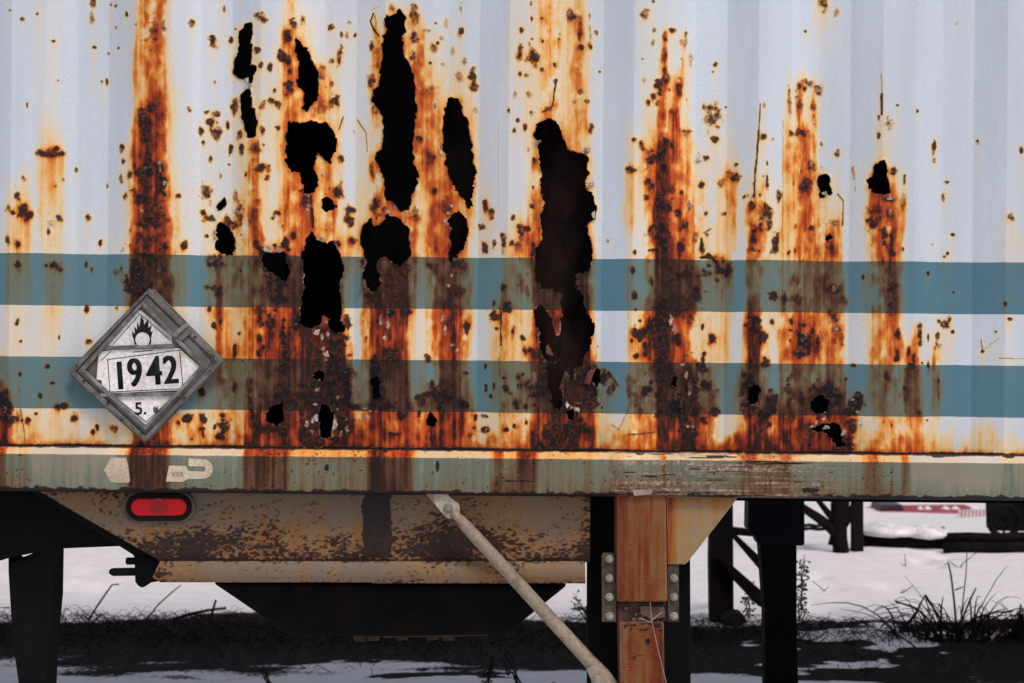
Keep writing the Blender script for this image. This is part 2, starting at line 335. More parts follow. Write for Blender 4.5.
BLOBS = parse("""10,10,1,1 22,19,2,2.5 38,14,1.5,1.5 53,40,1.5,1.5 92,45,2.5,1.5 113,4,1.5,2.5 126,13,1.5,2 114,25,1,1.5 106,51,1.2,1.5 117,47,1,1.5 27,105,1.5,2.5 99,79,1,1.5 104,80,1,3 57,80,.8,.8 89,2,4.5,5,.8 89,12,2,8,.5
153,32,6,14,.6 164,24,3,7,.7 146,15,3,7,.5 191,21,4,3.5 211,39,5,6 229,36,2,4 234,27,1.5,1.5 262,16,6,7 257,50,3,4 270,67,2,4 261,64,2,3 213,80,1,2 187,108,1.5,2.5 204,110,3,2 215,112,5,3 233,103,4,10 263,105,4,5 271,101,3,4 278,105,3,4 281,56,5,7 287,36,5,5 293,22,4,6 289,85,6,10 288,60,4,5 289,72,3,4 274,92,1.5,3
145,122,5,17,1 150,108,6,6,.9 150,172,12,12,.95 160,185,6,16,.95 140,200,8,12,.9 148,222,10,8,1 158,214,8,20,.7 148,240,16,10,.7 136,173,4,5,.9 140,275,12,22,.9 160,270,6,20,.6 150,140,10,10,.6
48,153,9,4 38,153,3,3,.7 60,153,4,3 55,148,4,3 73,168,1.5,2.5 55,186,1,1.5 18,194,4,6 24,212,6,8 30,214,4,4 13,213,2.5,2.5 8,207,2,3 58,218,3,4 85,217,2,3.5 23,178,1.5,3 120,148,2,4 122,160,1.5,3 120,178,1.5,4 105,185,1,3 124,197,2,3.5 129,174,4,5 50,222,4,4,.4
209,123,5,9 215,130,4,8 198,129,2,5 201,142,1.5,2 226,122,2,4 238,133,3,5 228,149,2,5 209,158,1.5,4 240,149,2,5 263,130,2,5 278,128,2,2 264,145,2,2 255,150,5,8,.7 262,168,8,4 203,192,5,8 201,212,3,4 208,218,6,3 177,196,2,2 227,163,1,1 233,196,3,8,.6 237,210,5,12,.7 228,222,8,6,.8 267,177,2,2 273,217,3,4 279,213,3,3 254,212,5,15,.6
337,190,6,7 340,157,3,5 348,208,5,5 349,220,7,6,.8 378,205,7,10,.8 419,139,3,4 434,189,4,5 430,155,5,8,.6 372,170,2,9,.7 305,198,6,10,.8 415,216,4,8,.7 445,205,6,8,.6
514,131,2.5,2.5 518,120,1.5,2 525,127,2,4 534,161,2,4 485,207,2,6 491,212,2,5 512,217,2,3 520,228,3,2 526,228,4,3 482,226,3,3 532,206,2,2 592,125,2,5
634,139,3,3 642,146,3,5 652,158,7,10 648,182,3,4 652,188,4,4 647,197,2.5,3 664,145,5,14 663,165,4,8 672,145,3,5 631,168,5,5 685,130,7,2.5 716,138,4,5 714,115,8,9,.8 707,157,3,3 703,184,3,4 707,212,2.5,3 727,213,1.5,2 736,178,6,6,.9 723,182,3,4,.7 738,164,2,2 661,205,4,25,.9 671,200,4,14,.8 677,213,4,5 682,192,2,3 685,225,5,6,.8 746,196,2,1.5
764,137,3,4 799,133,8,5 813,165,5,6,.7 808,185,7,12,.75 767,163,1,3 767,181,1,7 779,197,2,6 752,205,3,10,.8 766,215,6,12,.85 760,195,2,2 794,183,1.5,4 840,151,3,3,.8 824,143,1.5,1.5 855,172,1,6,.6 889,123,4,7,.8 879,117,1,3 879,135,1,5 893,172,4,4 890,199,5,4 876,220,8,12,.85 890,215,4,5,.7 811,228,5,3 835,222,5,4,.6
936,147,1.8,6 937,160,2,2 950,181,2,2 946,197,1.2,3.5 981,141,2,2 905,179,1.2,4 903,200,2,8,.6 1010,218,4,5,.7 1022,150,1.5,3
8,240,2,5 17,244,2.5,4 97,242,1.5,3 18,263,2.5,3 55,266,5,4,.7 46,266,2,2 83,264,1,3 89,270,1.2,3 114,272,3,3,.5 83,310,2,3.5 18,321,2,3.5 21,341,2,2 86,342,3,2,.6 115,308,2,3,.5
204,236,3,2 183,245,2.5,4 256,245,4,5,.8 286,243,4,6 293,235,3,4 265,253,5,3 275,262,12,12,1 278,280,12,10,.8 270,290,8,8,.7 280,300,8,8,.7 213,260,8,5,.7 216,272,3,10,.5 211,287,8,3,.7 217,290,3,6,.7 240,270,1,2 213,326,3,4,.8 218,322,2,6,.6 238,333,2,2,.8 207,309,2,3,.6 259,312,4,5,.7 269,320,8,10,.7 283,330,3,12 297,320,6,12,1 259,338,2,4
390,285,12,12,.4 392,313,4,4 408,312,3,3 336,243,4,3 350,240,4,4,.7 362,262,3,4,.8 370,300,6,8,.5 345,320,4,5,.7 342,337,5,3,.6 430,265,3,4,.6 395,270,8,6,.5 405,265,8,8,.6
485,247,3,6,.8 494,244,2,3,.8 503,242,1.8,12,.8 522,232,5,5,.9 512,242,2,3 520,240,3,14,.6 533,250,2,10,.7 458,265,6,6,.7 457,292,6,5,.6 456,305,5,5,.6 503,287,2,3 494,302,1.5,3 507,308,4,5,.8 493,315,6,4,.8 497,328,2,2 513,331,2,5 523,337,2.5,3 467,328,3,6,.8 521,282,3,8,.4 528,290,1.5,6,.4
661,240,8,12,.95 681,246,4,8,.9 697,236,3,7,.6 651,233,3,5,.6 709,234,2,3 704,248,2,7 712,256,8,2,.9 722,270,9,7,.9 710,272,5,5,.7 633,270,1.5,3 634,295,2,4 652,282,1.5,4 684,275,10,4,.7 697,292,5,16,.6 676,285,3,10,.4 640,333,5,9,.95 650,325,4,6,.9 662,330,7,18,.8 678,340,4,5 679,312,4,3 712,338,4,5,.8 704,328,1,3 690,310,5,12,.5 632,341,1,2 609,240,1,2 635,252,1,2
753,240,4,10,.8 775,243,4,8,.8 795,250,1,3 832,248,4,6,.5 885,235,6,8,.7 892,240,3,12,.9 774,294,4,5,.7 784,300,2,7,.7 795,280,5,5,.4 797,300,6,5,.5 828,278,8,5,.4 837,288,4,5,.8 892,290,4,10,.7 890,304,3,4,.8 753,322,5,10,.9 763,336,5,5,.7 772,322,2,3,.8 791,322,1.5,3 804,343,12,12,.9 838,318,3,6,.6 840,335,4,10,.6 846,302,3,5,.5 865,278,1,2 898,334,3,4,.9
956,234,2.5,1.5 934,245,1,1 951,252,1,1 948,255,1,1 930,272,1,2.5 957,292,1,1 1005,304,1,2 920,325,3,3,.8 921,337,2,8,.7 942,322,2,2,.8 953,319,2,3,.8 948,325,4,3,.9 940,338,3,7,.6 930,338,1,4 956,331,1.5,1.5 1010,319,2,1.5 997,332,1,1
3,402,8,14,.95 10,418,6,8,.8 40,396,2,3,.8 62,406,2.5,3 56,408,2,3 71,418,3,4,.9 29,421,2,3,.9 36,413,1.5,1.5 22,421,1,1 111,429,4,3,.7 47,367,1.5,2 51,382,2,1 94,428,1.5,2 90,433,1.5,2
186,419,4,4,.9 201,420,3,5,.8 201,435,2,4,.8 221,425,4,10,.8 217,436,4,4,.8 212,428,2,3 199,429,3,1 177,423,2,2 199,391,3,4,.9 233,388,2,4 233,352,2,7,.8 259,352,2,3 264,347,2,3 285,365,6,10,.8 285,350,3,10,.6 265,395,4,8,.6 285,395,10,10,.7 250,400,2,12,.7 258,428,8,5,.7 252,418,2,10,.6 275,428,10,3,.9
335,370,10,20,.9 325,395,15,20,.7 305,400,10,15,.7 345,390,5,25,.9 340,425,10,18,.9 310,430,12,12,.7 375,372,4,12 376,390,5,14,.95 390,355,6,8,.7 355,408,5,3,.9 385,407,8,3,.8 401,417,3,5,.9 421,400,4,5,.8 437,398,8,8,.9 432,385,2,5,.7 445,400,6,8,.8 419,415,2,4,.8 431,430,3,10,.7 428,358,3,4,.8 393,433,5,1,.9 320,345,8,8,.5
464,404,5,5,.95 465,372,3,2,.6 485,366,1,3 486,389,1.5,4 491,395,2,2.5 494,386,1,3 506,387,3,3.5,.9 504,378,1.5,1 518,376,2,3,.8 523,374,1,2 518,386,.8,3 521,386,.8,3 516,404,2.5,4,.8 510,393,3,1,.6 475,418,1.5,2.5 485,430,5,3,.8 484,416,3,2,.6 507,430,2.5,1.5 514,426,1.5,2 470,435,2,2,.7 474,428,1.5,1,.7 526,422,1,2 524,349,3,3,.7 530,352,5,6,.7 550,375,10,18,.75 560,385,8,20,.9 592,385,8,15,.85 540,390,10,12,.7 580,390,10,12,.45 583,428,10,6,.7 555,430,5,20,.7 567,440,3,12,.9 546,365,6,8,.9 568,372,14,8,.9 590,370,6,8,.9
604,378,6,7,.7 612,390,4,8,.5 645,388,6,5,.9 651,382,2,2,.9 640,402,5,14,.45 630,385,3,10,.4 636,356,2,2,.9 646,348,3,6,.8 660,365,5,20,.7 660,400,4,20,.7 672,378,3,10,.95 676,405,9,11,1 703,368,5,5,.9 708,386,6,6,1 716,412,4,4,.8 705,420,6,4,.8 695,390,8,25,.6 688,380,5,15,.6 690,425,7,14,.7 683,430,4,8,.8 706,354,2,2 745,393,5,15,.7 715,395,4,8,.5
753,395,6,14,1 771,402,5,10,.9 764,418,6,10,.7 765,362,3,6,.8 755,350,3,6,.6 789,388,4,12,.6 803,400,3,6,.9 790,408,4,6,.6 803,352,9,6,.8 823,400,12,12,1 820,412,9,6,1 840,399,3,4,1 857,405,5,8,.9 853,412,6,4,.8 846,445,8,5,.9 855,430,5,10,.6 886,376,2.5,4,.9 897,354,2,4,.9 896,359,2,3,.9 812,435,5,8,.6 856,366,2,2,.9 790,420,6,4,.5
909,350,1.5,5,.8 912,368,4,5,.9 914,358,2,3,.7 930,365,1.5,5,.8 923,363,1,1 941,380,1,2 905,388,2,1.5,.9 920,412,1.5,1.5 929,420,1,1 985,351,1,1
330,25,4,5,.9 349,21,2,3,.8 345,32,3,6,.5 339,55,3,8,.9 340,32,1.5,4,.7 354,32,1.5,2,.8 330,58,3,4,.9 330,81,4,3,.8 332,99,7,7,.85 320,72,4,8,.7 372,45,3,4,.8 370,78,4,9,.85 378,55,3,12,.5 392,8,3,3,.6 415,15,4,10,.75 414,38,4,6,.8 413,55,4,8,.8 426,30,4,3,.6 433,47,4,5,.75 435,22,1,1 441,35,3,3,.6 437,42,1.5,2 446,20,2,4,.4 421,65,2,4,.6 430,62,1.5,1.5 443,62,2,1.5,.5 302,18,2,5,.7 375,108,4,5,.6 430,90,8,5,.5 318,105,8,8,.5
461,6,1.5,4,.8 461,28,3,4,.9 459,32,3,3,.5 464,58,4,6,.6 459,75,4,6,.6 472,71,4,6,.9 474,84,4,6,.9 452,48,2,4,.4 522,29,2,3,.8 521,45,3,4,.8 520,56,3,5,.85 533,56,6,9,.9 530,44,1,2,.8 532,39,1.5,1.5,.8 535,65,3,4,.8 520,74,2,2 527,75,2,2,.6 531,3,1,2 531,18,1,2 542,18,1,1 541,38,1,1 555,64,1.5,2 542,69,1.5,1.5 571,13,4,6,.9 580,15,4,4,.5 581,30,1.5,12,.6 591,14,1,3,.8 591,28,.8,10,.5 591,44,3,4,.95 581,45,4,4,.8 597,30,1.5,2,.8 560,32,1,1 560,38,1,1 582,91,4,4,.7 588,99,2,2,.8 575,99,2,3,.6 529,95,3,3.5,.6 515,93,1.5,4,.6 509,111,1.5,3,.9 532,112,2,2.5,.8 549,108,4,3,.7 475,108,3,3,.4 555,80,3,2,.8
654,1,3,2,.7 646,14,4,6,.7 654,29,1.5,2.5,.9 653,43,1.5,3,.9 673,30,4,3,.9 665,37,3,6,.6 664,55,2.5,12,.6 665,69,3,4,.8 685,42,4,5,.5 687,35,1.5,4,.7 692,58,2,5,.5 660,85,5,8,1 654,97,3,5,.8 666,80,4,10,.7 680,85,3,10,.8 717,61,3,2.5,.9 714,70,1,1,.8 643,59,1,1 600,69,1.5,1.5 644,80,3,4,.5 648,103,1.5,3,.9 658,103,3,3,.6 714,108,8,8,.75 672,113,3,4,.7 728,104,1,1 683,65,1,6,.5
826,3,4,7,.8 839,8,2,8,.5 806,30,1.5,1.5,.9 800,85,4,5,.75 806,88,2,4,1 811,82,5,5,.7 820,88,5,5,.65 800,105,4,8,.7 797,98,2,8,.6 815,105,2,10,.6 790,95,1.2,14,.6 822,91,1,1 764,105,1.5,3,.8 898,105,1,1 960,20,1,1.5,.6 918,110,1,1.5,.9""")
FLK = parse("""322,349,4,4 325,322,2,3 326,334,2,3 324,360,5,3 312,420,3,4 306,424,2,4 311,432,3,3 333,420,1.5,8 331,434,2,4 340,435,3,4 346,430,2,5 336,398,2,2 336,410,2,3 364,409,4,1.2 367,418,3,3 370,412,2,1 376,412,1,1 538,144,4,5 586,151,5,4.5 587,185,3,5 316,391,3,3 321,338,1.5,4
567,404,3,2 571,408,3,2 580,404,4,2 576,410,4,2 694,427,2.5,2 689,428,1.5,1.5 380,321,2,6 388,326,2,5 384,338,3,2 396,260,3,3 672,320,2,6 675,330,3,5 690,205,5,5 700,157,4,6 686,133,4,3 813,163,2,3 824,165,1.5,1.5 837,224,5,1.5 446,222,3,4 451,205,3,2 463,226,2,2 309,205,4,2 307,211,2,2 460,358,2,3 456,350,3,2 818,424,2,2 841,432,1.5,5 838,445,2,3 814,427,3,1 826,420,3,2 834,320,2,2 838,331,3,4 837,288,3,3 818,89,2,2 804,80,1.5,2 570,12,2,3 576,11,4,1 434,105,2,5 890,198,4,2.5 890,213,2,3 245,78,2,3 249,85,3,4 688,376,2,4 691,390,1.5,6 684,365,3,2 556,368,2,6 575,375,2,5 563,395,1.5,8 213,238,3,2 160,162,2,3 164,183,2,2 160,170,2,3 155,190,1.5,1.5 141,211,1.5,3 396,208,3,1.5 390,216,3,1.5 406,213,2,2 325,228,2,1.5 445,330,2,4 452,345,4,2 442,318,2,4 448,285,3,2 451,275,2,2 807,335,1,2 855,400,3,1 859,412,2,1""")
LINES = [  # x0,y0,x1,y1,width,strength
 (760,104,759,130,.7,.6),(759,130,756,165,.9,.75),(756,165,754,196,.8,.8),(882,74,882,96,.9,.35),(882,94,882,114,1.3,.7),
 (373,12,370,20,.8,.8),(370,20,373,28,.8,.8),(373,28,379,35,.9,.9),(375,14,376,30,.5,.5),(556,79,554,92,1,.85),(554,92,553,106,.7,.7),(543,112,552,107,.8,.7),(552,107,553,96,.6,.5),
 (20,409,24,425,.6,.6),(24,425,25,444,.6,.5),(705,232,712,228,.8,.5),(704,250,703,238,1.2,.8),(703,257,712,256,1.6,.9),(712,256,719,262,1.4,.9),(719,262,722,270,1.2,.8),
 (356,118,365,130,.8,.5),(365,130,367,150,.7,.5),(338,128,342,115,.7,.6),(728,171,735,172,.6,.7),(731,168,729,177,.5,.6),(856,165,858,190,.4,.4),(840,192,846,200,.6,.7),(846,200,845,225,.6,.6),
 (1000,358,1024,358,.4,.5),(984,340,985,353,.5,.6),(985,350,1000,338,.4,.35),(627,435,655,432,.8,.5),(642,381,618,432,.7,.3),(609,372,618,385,1.3,.5),(620,430,612,425,.7,.4),
 (501,309,501,345,.8,.7),(246,378,250,400,.6,.5),(629,257,629,353,.5,.25),(499,120,499,205,.5,.2),(310,195,312,226,1.5,.7),(258,140,259,170,.7,.5),(783,120,783,310,.5,.35),(372,8,380,5,.5,.3)]

# smooth 1-D/2-D stain from the rows
def stain_field(PX, PY, rows=ROWS, blur=1.2):
    keys = sorted(rows)
    xs = np.arange(-120, 1160, .5); tabs = []
    for k in keys:
        t = np.zeros_like(xs); x0 = -1e9
        for xe, v in parse(rows[k]):
            t[(xs >= x0) & (xs < xe)] = v; x0 = xe
        kk = np.exp(-.5 * (np.arange(-8, 9) * .5 / blur) ** 2); kk /= kk.sum()
        tabs.append(np.convolve(np.pad(t, 8, mode='edge'), kk, 'valid'))
    ws = [np.interp(PX, xs, t).astype(np.float32) for t in tabs]
    out = np.where(PY <= keys[0], ws[0], ws[-1])
    for i in range(len(keys) - 1):
        a, b = keys[i], keys[i + 1]
        f = ((PY - a) / (b - a)).astype(np.float32); m = (f >= 0) & (f < 1)
        out = np.where(m, ws[i] * (1 - f) + ws[i + 1] * f, out)
    return out

def fields():
    step = .9
    U = np.arange(-70, 1095, step); V = np.arange(-30, 451.0, step)     # level coordinates
    PU, PV = np.meshgrid(U, V)
    # level -> picture pixels
    du, dv = PU - 512, PV - 341.5
    PX = 512 + du * CT - dv * ST; PY = 341.5 + du * ST + dv * CT
    # ragged sampling
    wx = (fbm(PX, PY, 7, 11, 3) - .5) * 4.2; wy = (fbm(PX, PY, 7, 29, 3) - .5) * 6
    hf = fbm(PX, PY, 4.5, 111, 4) - .5; hg = fbm(PX, PY, 4.5, 131, 4) - .5
    hx, hy = PX + wx * .6 + hf * 6.5, PY + wy * .5 + hg * 6
    hole = np.zeros(PX.shape, bool)
    for p in HOLES:
        xs = [q[0] for q in p]; ys = [q[1] for q in p]
        m = (PX > min(xs) - 6) & (PX < max(xs) + 6) & (PY > min(ys) - 6) & (PY < max(ys) + 6)
        r = np.where(m.any(1))[0]; c = np.where(m.any(0))[0]
        sl = (slice(r[0], r[-1] + 1), slice(c[0], c[-1] + 1))
        hole[sl] |= inpoly(hx[sl], hy[sl], p)
    sx = (fbm(PX, PY, 9, 77, 3, ax=.5, ay=3) - .5) * 3 + (fbm(PX, PY, 22, 79, 3, ax=1, ay=1.6) - .5) * 9
    S = stain_field(PX + sx, PY + (fbm(PX, PY, 5, 91, 2, ay=2) - .5) * 14 + (fbm(PX, PY, 14, 95, 3, ay=3) - .5) * 44)
    D = np.zeros(PX.shape, np.float32); FK = np.zeros(PX.shape, np.float32)
    rag = fbm(PX, PY, 5, 41, 4)
    def splat(A, x, y, rx, ry, s, soft=.5, ragw=2.0):
        ex, ey = rx * 1.9 + 3, ry * 1.9 + 3
        iu = int((x - ex - 12 + 70) / step), int((x + ex + 12 + 70) / step)
        iv = int((y - ey - 12 + 30) / step), int((y + ey + 12 + 30) / step)
        sl = (slice(max(iv[0], 0), max(iv[1], 0)), slice(max(iu[0], 0), max(iu[1], 0)))
        X = PX[sl] + wx[sl] * .6; Y = PY[sl] + wy[sl] * .6
        d = np.sqrt(((X - x) / (rx + .3)) ** 2 + ((Y - y) / (ry + .3)) ** 2) + (rag[sl] - .5) * ragw * min(1.6, .5 + (rx + ry) / 14)
        v = (1 - sstep(1 - soft, 1 + soft, d)) * s
        A[sl] = np.maximum(A[sl], v)
    for b in BLOBS:
        sh = .84 if b[1] < 240 and b[2] > 2 else 1.0
        splat(D, b[0], b[1], b[2] * sh, b[3] * sh, b[4] if len(b) > 4 else .92)
    rnd = random.Random(5)
    sp = boxblur(S, 12, 1)
    k = 0
    while k < 170:                               # small chips, thicker near the rust
        x = rnd.uniform(-60, 1080); y = rnd.uniform(-25, 445)
        i, j = int((y + 30) / step), int((x + 70) / step)
        if i >= S.shape[0] or j >= S.shape[1]: continue
        if rnd.random() > .10 + .45 * min(1, sp[i, j]) or x > 905 and rnd.random() < .85: continue
        r = rnd.uniform(.3, 1.0) * (1 if rnd.random() < .88 else 2.2)
        splat(D, x, y, r, r * rnd.uniform(1, 2.8), rnd.uniform(.5, .95)); k += 1
    # crust patches wherever the stain is deep
    n1 = fbm(PX, PY, 16, 301, 5, ax=.7, ay=1.5)
    deep = sstep(3.15, 4.0, S + (n1 - .5) * 3.4) * sstep(.35, .6, fbm(PX, PY, 6, 211, 3))
    D = np.maximum(D, deep * .85)
    ragg = fbm(PX, PY, 3, 63, 3)
    rg2 = fbm(PX, PY, 2.6, 463, 2) * .5 + ragg * .5
    D = np.clip(D * (.05 + 1.65 * rg2) * (1 - .25 * (1 - sstep(200, 300, PY))), 0, 1)
    for x0, y0, x1, y1, wd, s in LINES:
        dx, dy = x1 - x0, y1 - y0; L2 = dx * dx + dy * dy
        m = (PX > min(x0, x1) - 5) & (PX < max(x0, x1) + 5) & (PY > min(y0, y1) - 5) & (PY < max(y0, y1) + 5)
        r = np.where(m.any(1))[0]; c = np.where(m.any(0))[0]
        if not len(r) or not len(c): continue
        sl = (slice(r[0], r[-1] + 1), slice(c[0], c[-1] + 1))
        X, Y = PX[sl] + wx[sl] * .35, PY[sl] + wy[sl] * .2
        t = np.clip(((X - x0) * dx + (Y - y0) * dy) / L2, 0, 1)
        d = np.hypot(X - x0 - t * dx, Y - y0 - t * dy)
        D[sl] = np.maximum(D[sl], (1 - sstep(wd * .5, wd * 1.3, d)) * s)
    for b in FLK:
        splat(FK, b[0], b[1], b[2] * .55, b[3] * .7, .95, .3, 2.6)
    # weld line along the foot of the sheet
    foot = sstep(447.5, 449.5, PV + (ragg - .5) * 2)
    D = np.maximum(D, foot * .8 * sstep(.15, 1.2, S + rag))
    # halos and runs below each crust patch
    near = boxblur(D, 1, 2) * .8 + boxblur(D, 3, 2) * .9; far = boxblur(D, 5, 2)
    run = np.zeros_like(D); acc = np.zeros(D.shape[1], np.float32)
    kern = np.array([.25, .5, .25])
    for i in range(D.shape[0]):
        acc = np.maximum(acc * .972, D[i] * .55); run[i] = acc
    run = boxblur(run, 1, 1) * (.55 + .9 * vnoise(PX, PY, 1.6, 60, 505))
    S = S * (.80 + .45 * vnoise(PX, PY, 2.2, 140, 700) ) + near * 1.0 + far * .4 + run * .75 + sstep(1.2, 2.4, S) * sstep(225, 300, PY) * .55
    mo = fbm(PX, PY, 8, 1201, 4, ax=.8, ay=1.3) - .5; mo2 = fbm(PX, PY, 30, 1301, 3, ax=.5, ay=2) - .5
    S = S + mo * 3.0 * sstep(.5, 1.5, S) + mo2 * 1.6 * sstep(.3, 1.2, S)
    S = np.clip(S, 0, 6)
    hb = boxblur(hole.astype(np.float32), 2, 2)
    hb2 = boxblur(hole.astype(np.float32), 5, 2)
    rim = sstep(.06, .4, hb) * (1 - hole)
    S = S + hb2 * 1.6 * fbm(PX, PY, 8, 17, 3) * 1.4
    D = np.maximum(D, rim * .55 * sstep(.42, .6, fbm(PX, PY, 9, 97, 3)))
    chip = sstep(.64, .7, fbm(PX, PY, 7, 807, 3)) * rim
    FK = np.maximum(FK, chip * .8)
    fk2 = sstep(.76, .80, fbm(PX, PY, 4, 907, 3)) * sstep(.5, .9, D) * sstep(2.2, 3.2, S)
    FK = np.maximum(FK, fk2 * .55)
    # relief in metres towards the viewer
    Hh = -boxblur(D, 2, 1) * .0016 + rim * (fbm(PX, PY, 10, 55, 3) - .38) * .018 + FK * .003 \
         + (fbm(PX, PY, 34, 71, 3) - .5) * .010 * sstep(.6, 2, boxblur(S, 8, 1)) + sstep(.5, 1, D) * (ragg - .5) * .004
    Hh = boxblur(Hh.astype(np.float32), 1, 1)
    return U, V, hole, S, D, FK, Hh

PER = 124.5
def corr(u):
    """corrugation depth behind the outer face, u in pixels"""
    p = np.mod(u - 914, PER)                      # 0..26 receding, ..61 inner flat, ..95 coming out, ..124.5 outer flat
    return .030 * np.interp(p, [0, 29.5, 61, 91, PER], [0, 1, 1, 0, 0])

def grid_mesh(name, xs, zs, Y, keep, attrs, mat, parent):
    nx, nz = len(xs), len(zs)
    co = np.empty((nz, nx, 3), np.float32)
    co[..., 0] = xs[None, :]; co[..., 2] = zs[:, None]; co[..., 1] = Y
    idx = np.arange(nx * nz).reshape(nz, nx)
    q = np.stack([idx[1:, :-1], idx[1:, 1:], idx[:-1, 1:], idx[:-1, :-1]], -1)[keep]
    me = bpy.data.meshes.new(name)
    used = np.zeros(nx * nz, bool); used[q.ravel()] = True
    mp = np.cumsum(used) - 1
    q = mp[q].astype(np.int32); cf = co.reshape(-1, 3)[used]
    me.vertices.add(len(cf)); me.vertices.foreach_set('co', cf.ravel())
    me.loops.add(q.size); me.loops.foreach_set('vertex_index', q.ravel())
    me.polygons.add(len(q)); me.polygons.foreach_set('loop_start', np.arange(0, q.size, 4, dtype=np.int32))
    me.polygons.foreach_set('loop_total', np.full(len(q), 4, np.int32))
    me.polygons.foreach_set('use_smooth', np.ones(len(q), bool))
    for k, v in attrs.items():
        a = me.attributes.new(k, 'FLOAT', 'POINT'); a.data.foreach_set('value', v.reshape(-1)[used].astype(np.float32))
    me.update(calc_edges=True)
    return link(name, me, mat, parent)

def zv(v): return CZ - (v - 341.5) * K           # level row -> height
def xu(u): return (u - 512) * K

# ================================================================== ground
CH, CW_ = 2.59, 2.44                              # container height and width
ZB = zv(493)                                      # underside of the bottom rail
def ground_h(X, Y):
    D = Y + CD
    slope = np.interp(D, [-50, 12.9, 16, 44, 60, 700], [0, 0, -.28, -2.95, -3.2, -3.4])
    n = (fbm(X * 100, Y * 100, 90, 3, 4) - .5) * .055 + (fbm(X * 100, Y * 100, 300, 9, 3) - .5) * .05
    return slope + n * np.interp(D, [0, 8, 20, 60], [.5, .8, 1.5, 6])
def axis(parts):
    out = []
    for a, b, n in parts: out += list(np.linspace(a, b, n, endpoint=False))
    return np.array(out + [parts[-1][1]])
gx = axis([(-700, -60, 16), (-60, -8, 40), (-8, 8, 400), (8, 60, 40), (60, 700, 16)])
gy = axis([(-60, 0, 30), (0, 3, 30), (3, 9.5, 240), (9.5, 20, 120), (20, 60, 100), (60, 900, 40)])
GX, GY = np.meshgrid(gx, gy)
GH = ground_h(GX, GY)
dn = fbm(GX * 100, GY * 100, 60, 44, 5, ax=2.2); dn2 = fbm(GX * 100, GY * 100, 25, 144, 4, ax=1.6)
band = sstep(3.3, 4.05, GY + (dn - .5) * 2.2) * (1 - sstep(4.85, 5.35, GY + (dn - .5) * 1.2))
mud = np.clip(band * sstep(.33, .50, dn2 + .3 * (1 - sstep(.4, 1.6, GX))) * 1.2, 0, 1)
mud = np.maximum(mud, .9 * sstep(.66, .72, dn2) * (GY < 5.6) * (GY > 2))
rs_ = np.random.RandomState(12)
for _ in range(160):
    x_, y_ = rs_.uniform(-6, 7), rs_.uniform(5.4, 14); r_ = rs_.uniform(.05, .16)
    GH -= .05 * np.exp(-((GX - x_) / r_) ** 2 - ((GY - y_) / (r_ * 1.6)) ** 2)
gi = np.arange(GX.size).reshape(GX.shape)
q = np.stack([gi[:-1, :-1], gi[:-1, 1:], gi[1:, 1:], gi[1:, :-1]], -1).reshape(-1, 4)
gm = bpy.data.meshes.new('snow_ground')
gm.from_pydata(np.stack([GX, GY, GH], -1).reshape(-1, 3).tolist(), [], q.tolist())
a = gm.attributes.new('mud', 'FLOAT', 'POINT'); a.data.foreach_set('value', mud.reshape(-1).astype(np.float32))
m = bpy.data.materials.new('snow'); nt, b = nodes(m)
at = N(nt, 'ShaderNodeAttribute'); at.attribute_name = 'mud'
nn = noise(nt, 9, (1, 1, 1)); rr = ramp(nt, [(.3, (.72, .68, .71)), (.7, (.84, .80, .82))]); nt.links.new(nn, rr.inputs[0])
n2 = noise(nt, 40, (1, 1, 1)); r2 = ramp(nt, [(.3, (.006, .006, .006)), (.7, (.034, .028, .024))]); nt.links.new(n2, r2.inputs[0])
mm = mth(nt, 'ADD', at.outputs['Fac'], mth(nt, 'MULTIPLY', mth(nt, 'SUBTRACT', n2, .5), .9), clamp=True)
rm = ramp(nt, [(.35, 0), (.6, 1)]); nt.links.new(mm, rm.inputs[0])
nt.links.new(mixc(nt, rm.outputs[0], rr.outputs[0], r2.outputs[0]), b.inputs['Base Color'])
b.inputs['Roughness'].default_value = .8; b.inputs['Specular IOR Level'].default_value = .04; bump(nt, b, n2, .5, .02)
tag(link('ground', gm, m, None, True), kind='structure')

# ================================================================== container
cont = empty('shipping_container', (0, 0, ZB), 'white corrugated steel container with two blue stripes, rusted through in many places', 'container')
WHITE = (.54, .605, .69); BLUE = (.075, .175, .245)
pm = painted_rust('rusted_white_paint', WHITE, BLUE, [(zv(309.7), zv(257.6)), (zv(413), zv(361))])
U, V, hole, S, D, FK, Hh = fields()
# widen the fine grid with coarse margins to the container's real ends and roof
LE, RE = -1100.0, 2250.0                         # ends of the container in level pixels
TOPV = 493 - CH / K
lu = np.arange(LE, U[0] - 1, 7.0); ru = np.arange(U[-1] + 7, RE, 7.0)
tv = np.arange(TOPV + 40, V[0] - 1, 9.0)
UU = np.concatenate([lu, U, ru]); VV = np.concatenate([tv, V])
def emb(A, fill=0.0, spread=True):
    B = np.full((len(VV), len(UU)), fill, np.float32)
    B[len(tv):, len(lu):len(lu) + len(U)] = A
    if spread: B[:len(tv), :] = B[len(tv), :][None, :] * np.linspace(.2, 1, len(tv))[:, None]
    return B
S_, D_, F_, H_ = emb(S), emb(D, spread=False), emb(FK, spread=False), emb(Hh, spread=False)
XX, YY = np.meshgrid(UU, VV)
outer = (XX < U[0]) | (XX > U[-1])
S_ = np.where(outer, .9 * sstep(.5, .7, vnoise(XX, YY, 14, 500, 61)) * np.clip(YY / 450, .1, 1), S_)
holeB = emb(hole.astype(np.float32), spread=False) > .5
keep = ~(holeB[:-1, :-1] | holeB[1:, 1:] | holeB[1:, :-1] | holeB[:-1, 1:])
Yp = corr(UU)[None, :] - H_
grid_mesh('side_panel', xu(UU), zv(VV), Yp, keep, {'stain': S_, 'crust': D_, 'flake': F_}, pm, cont)

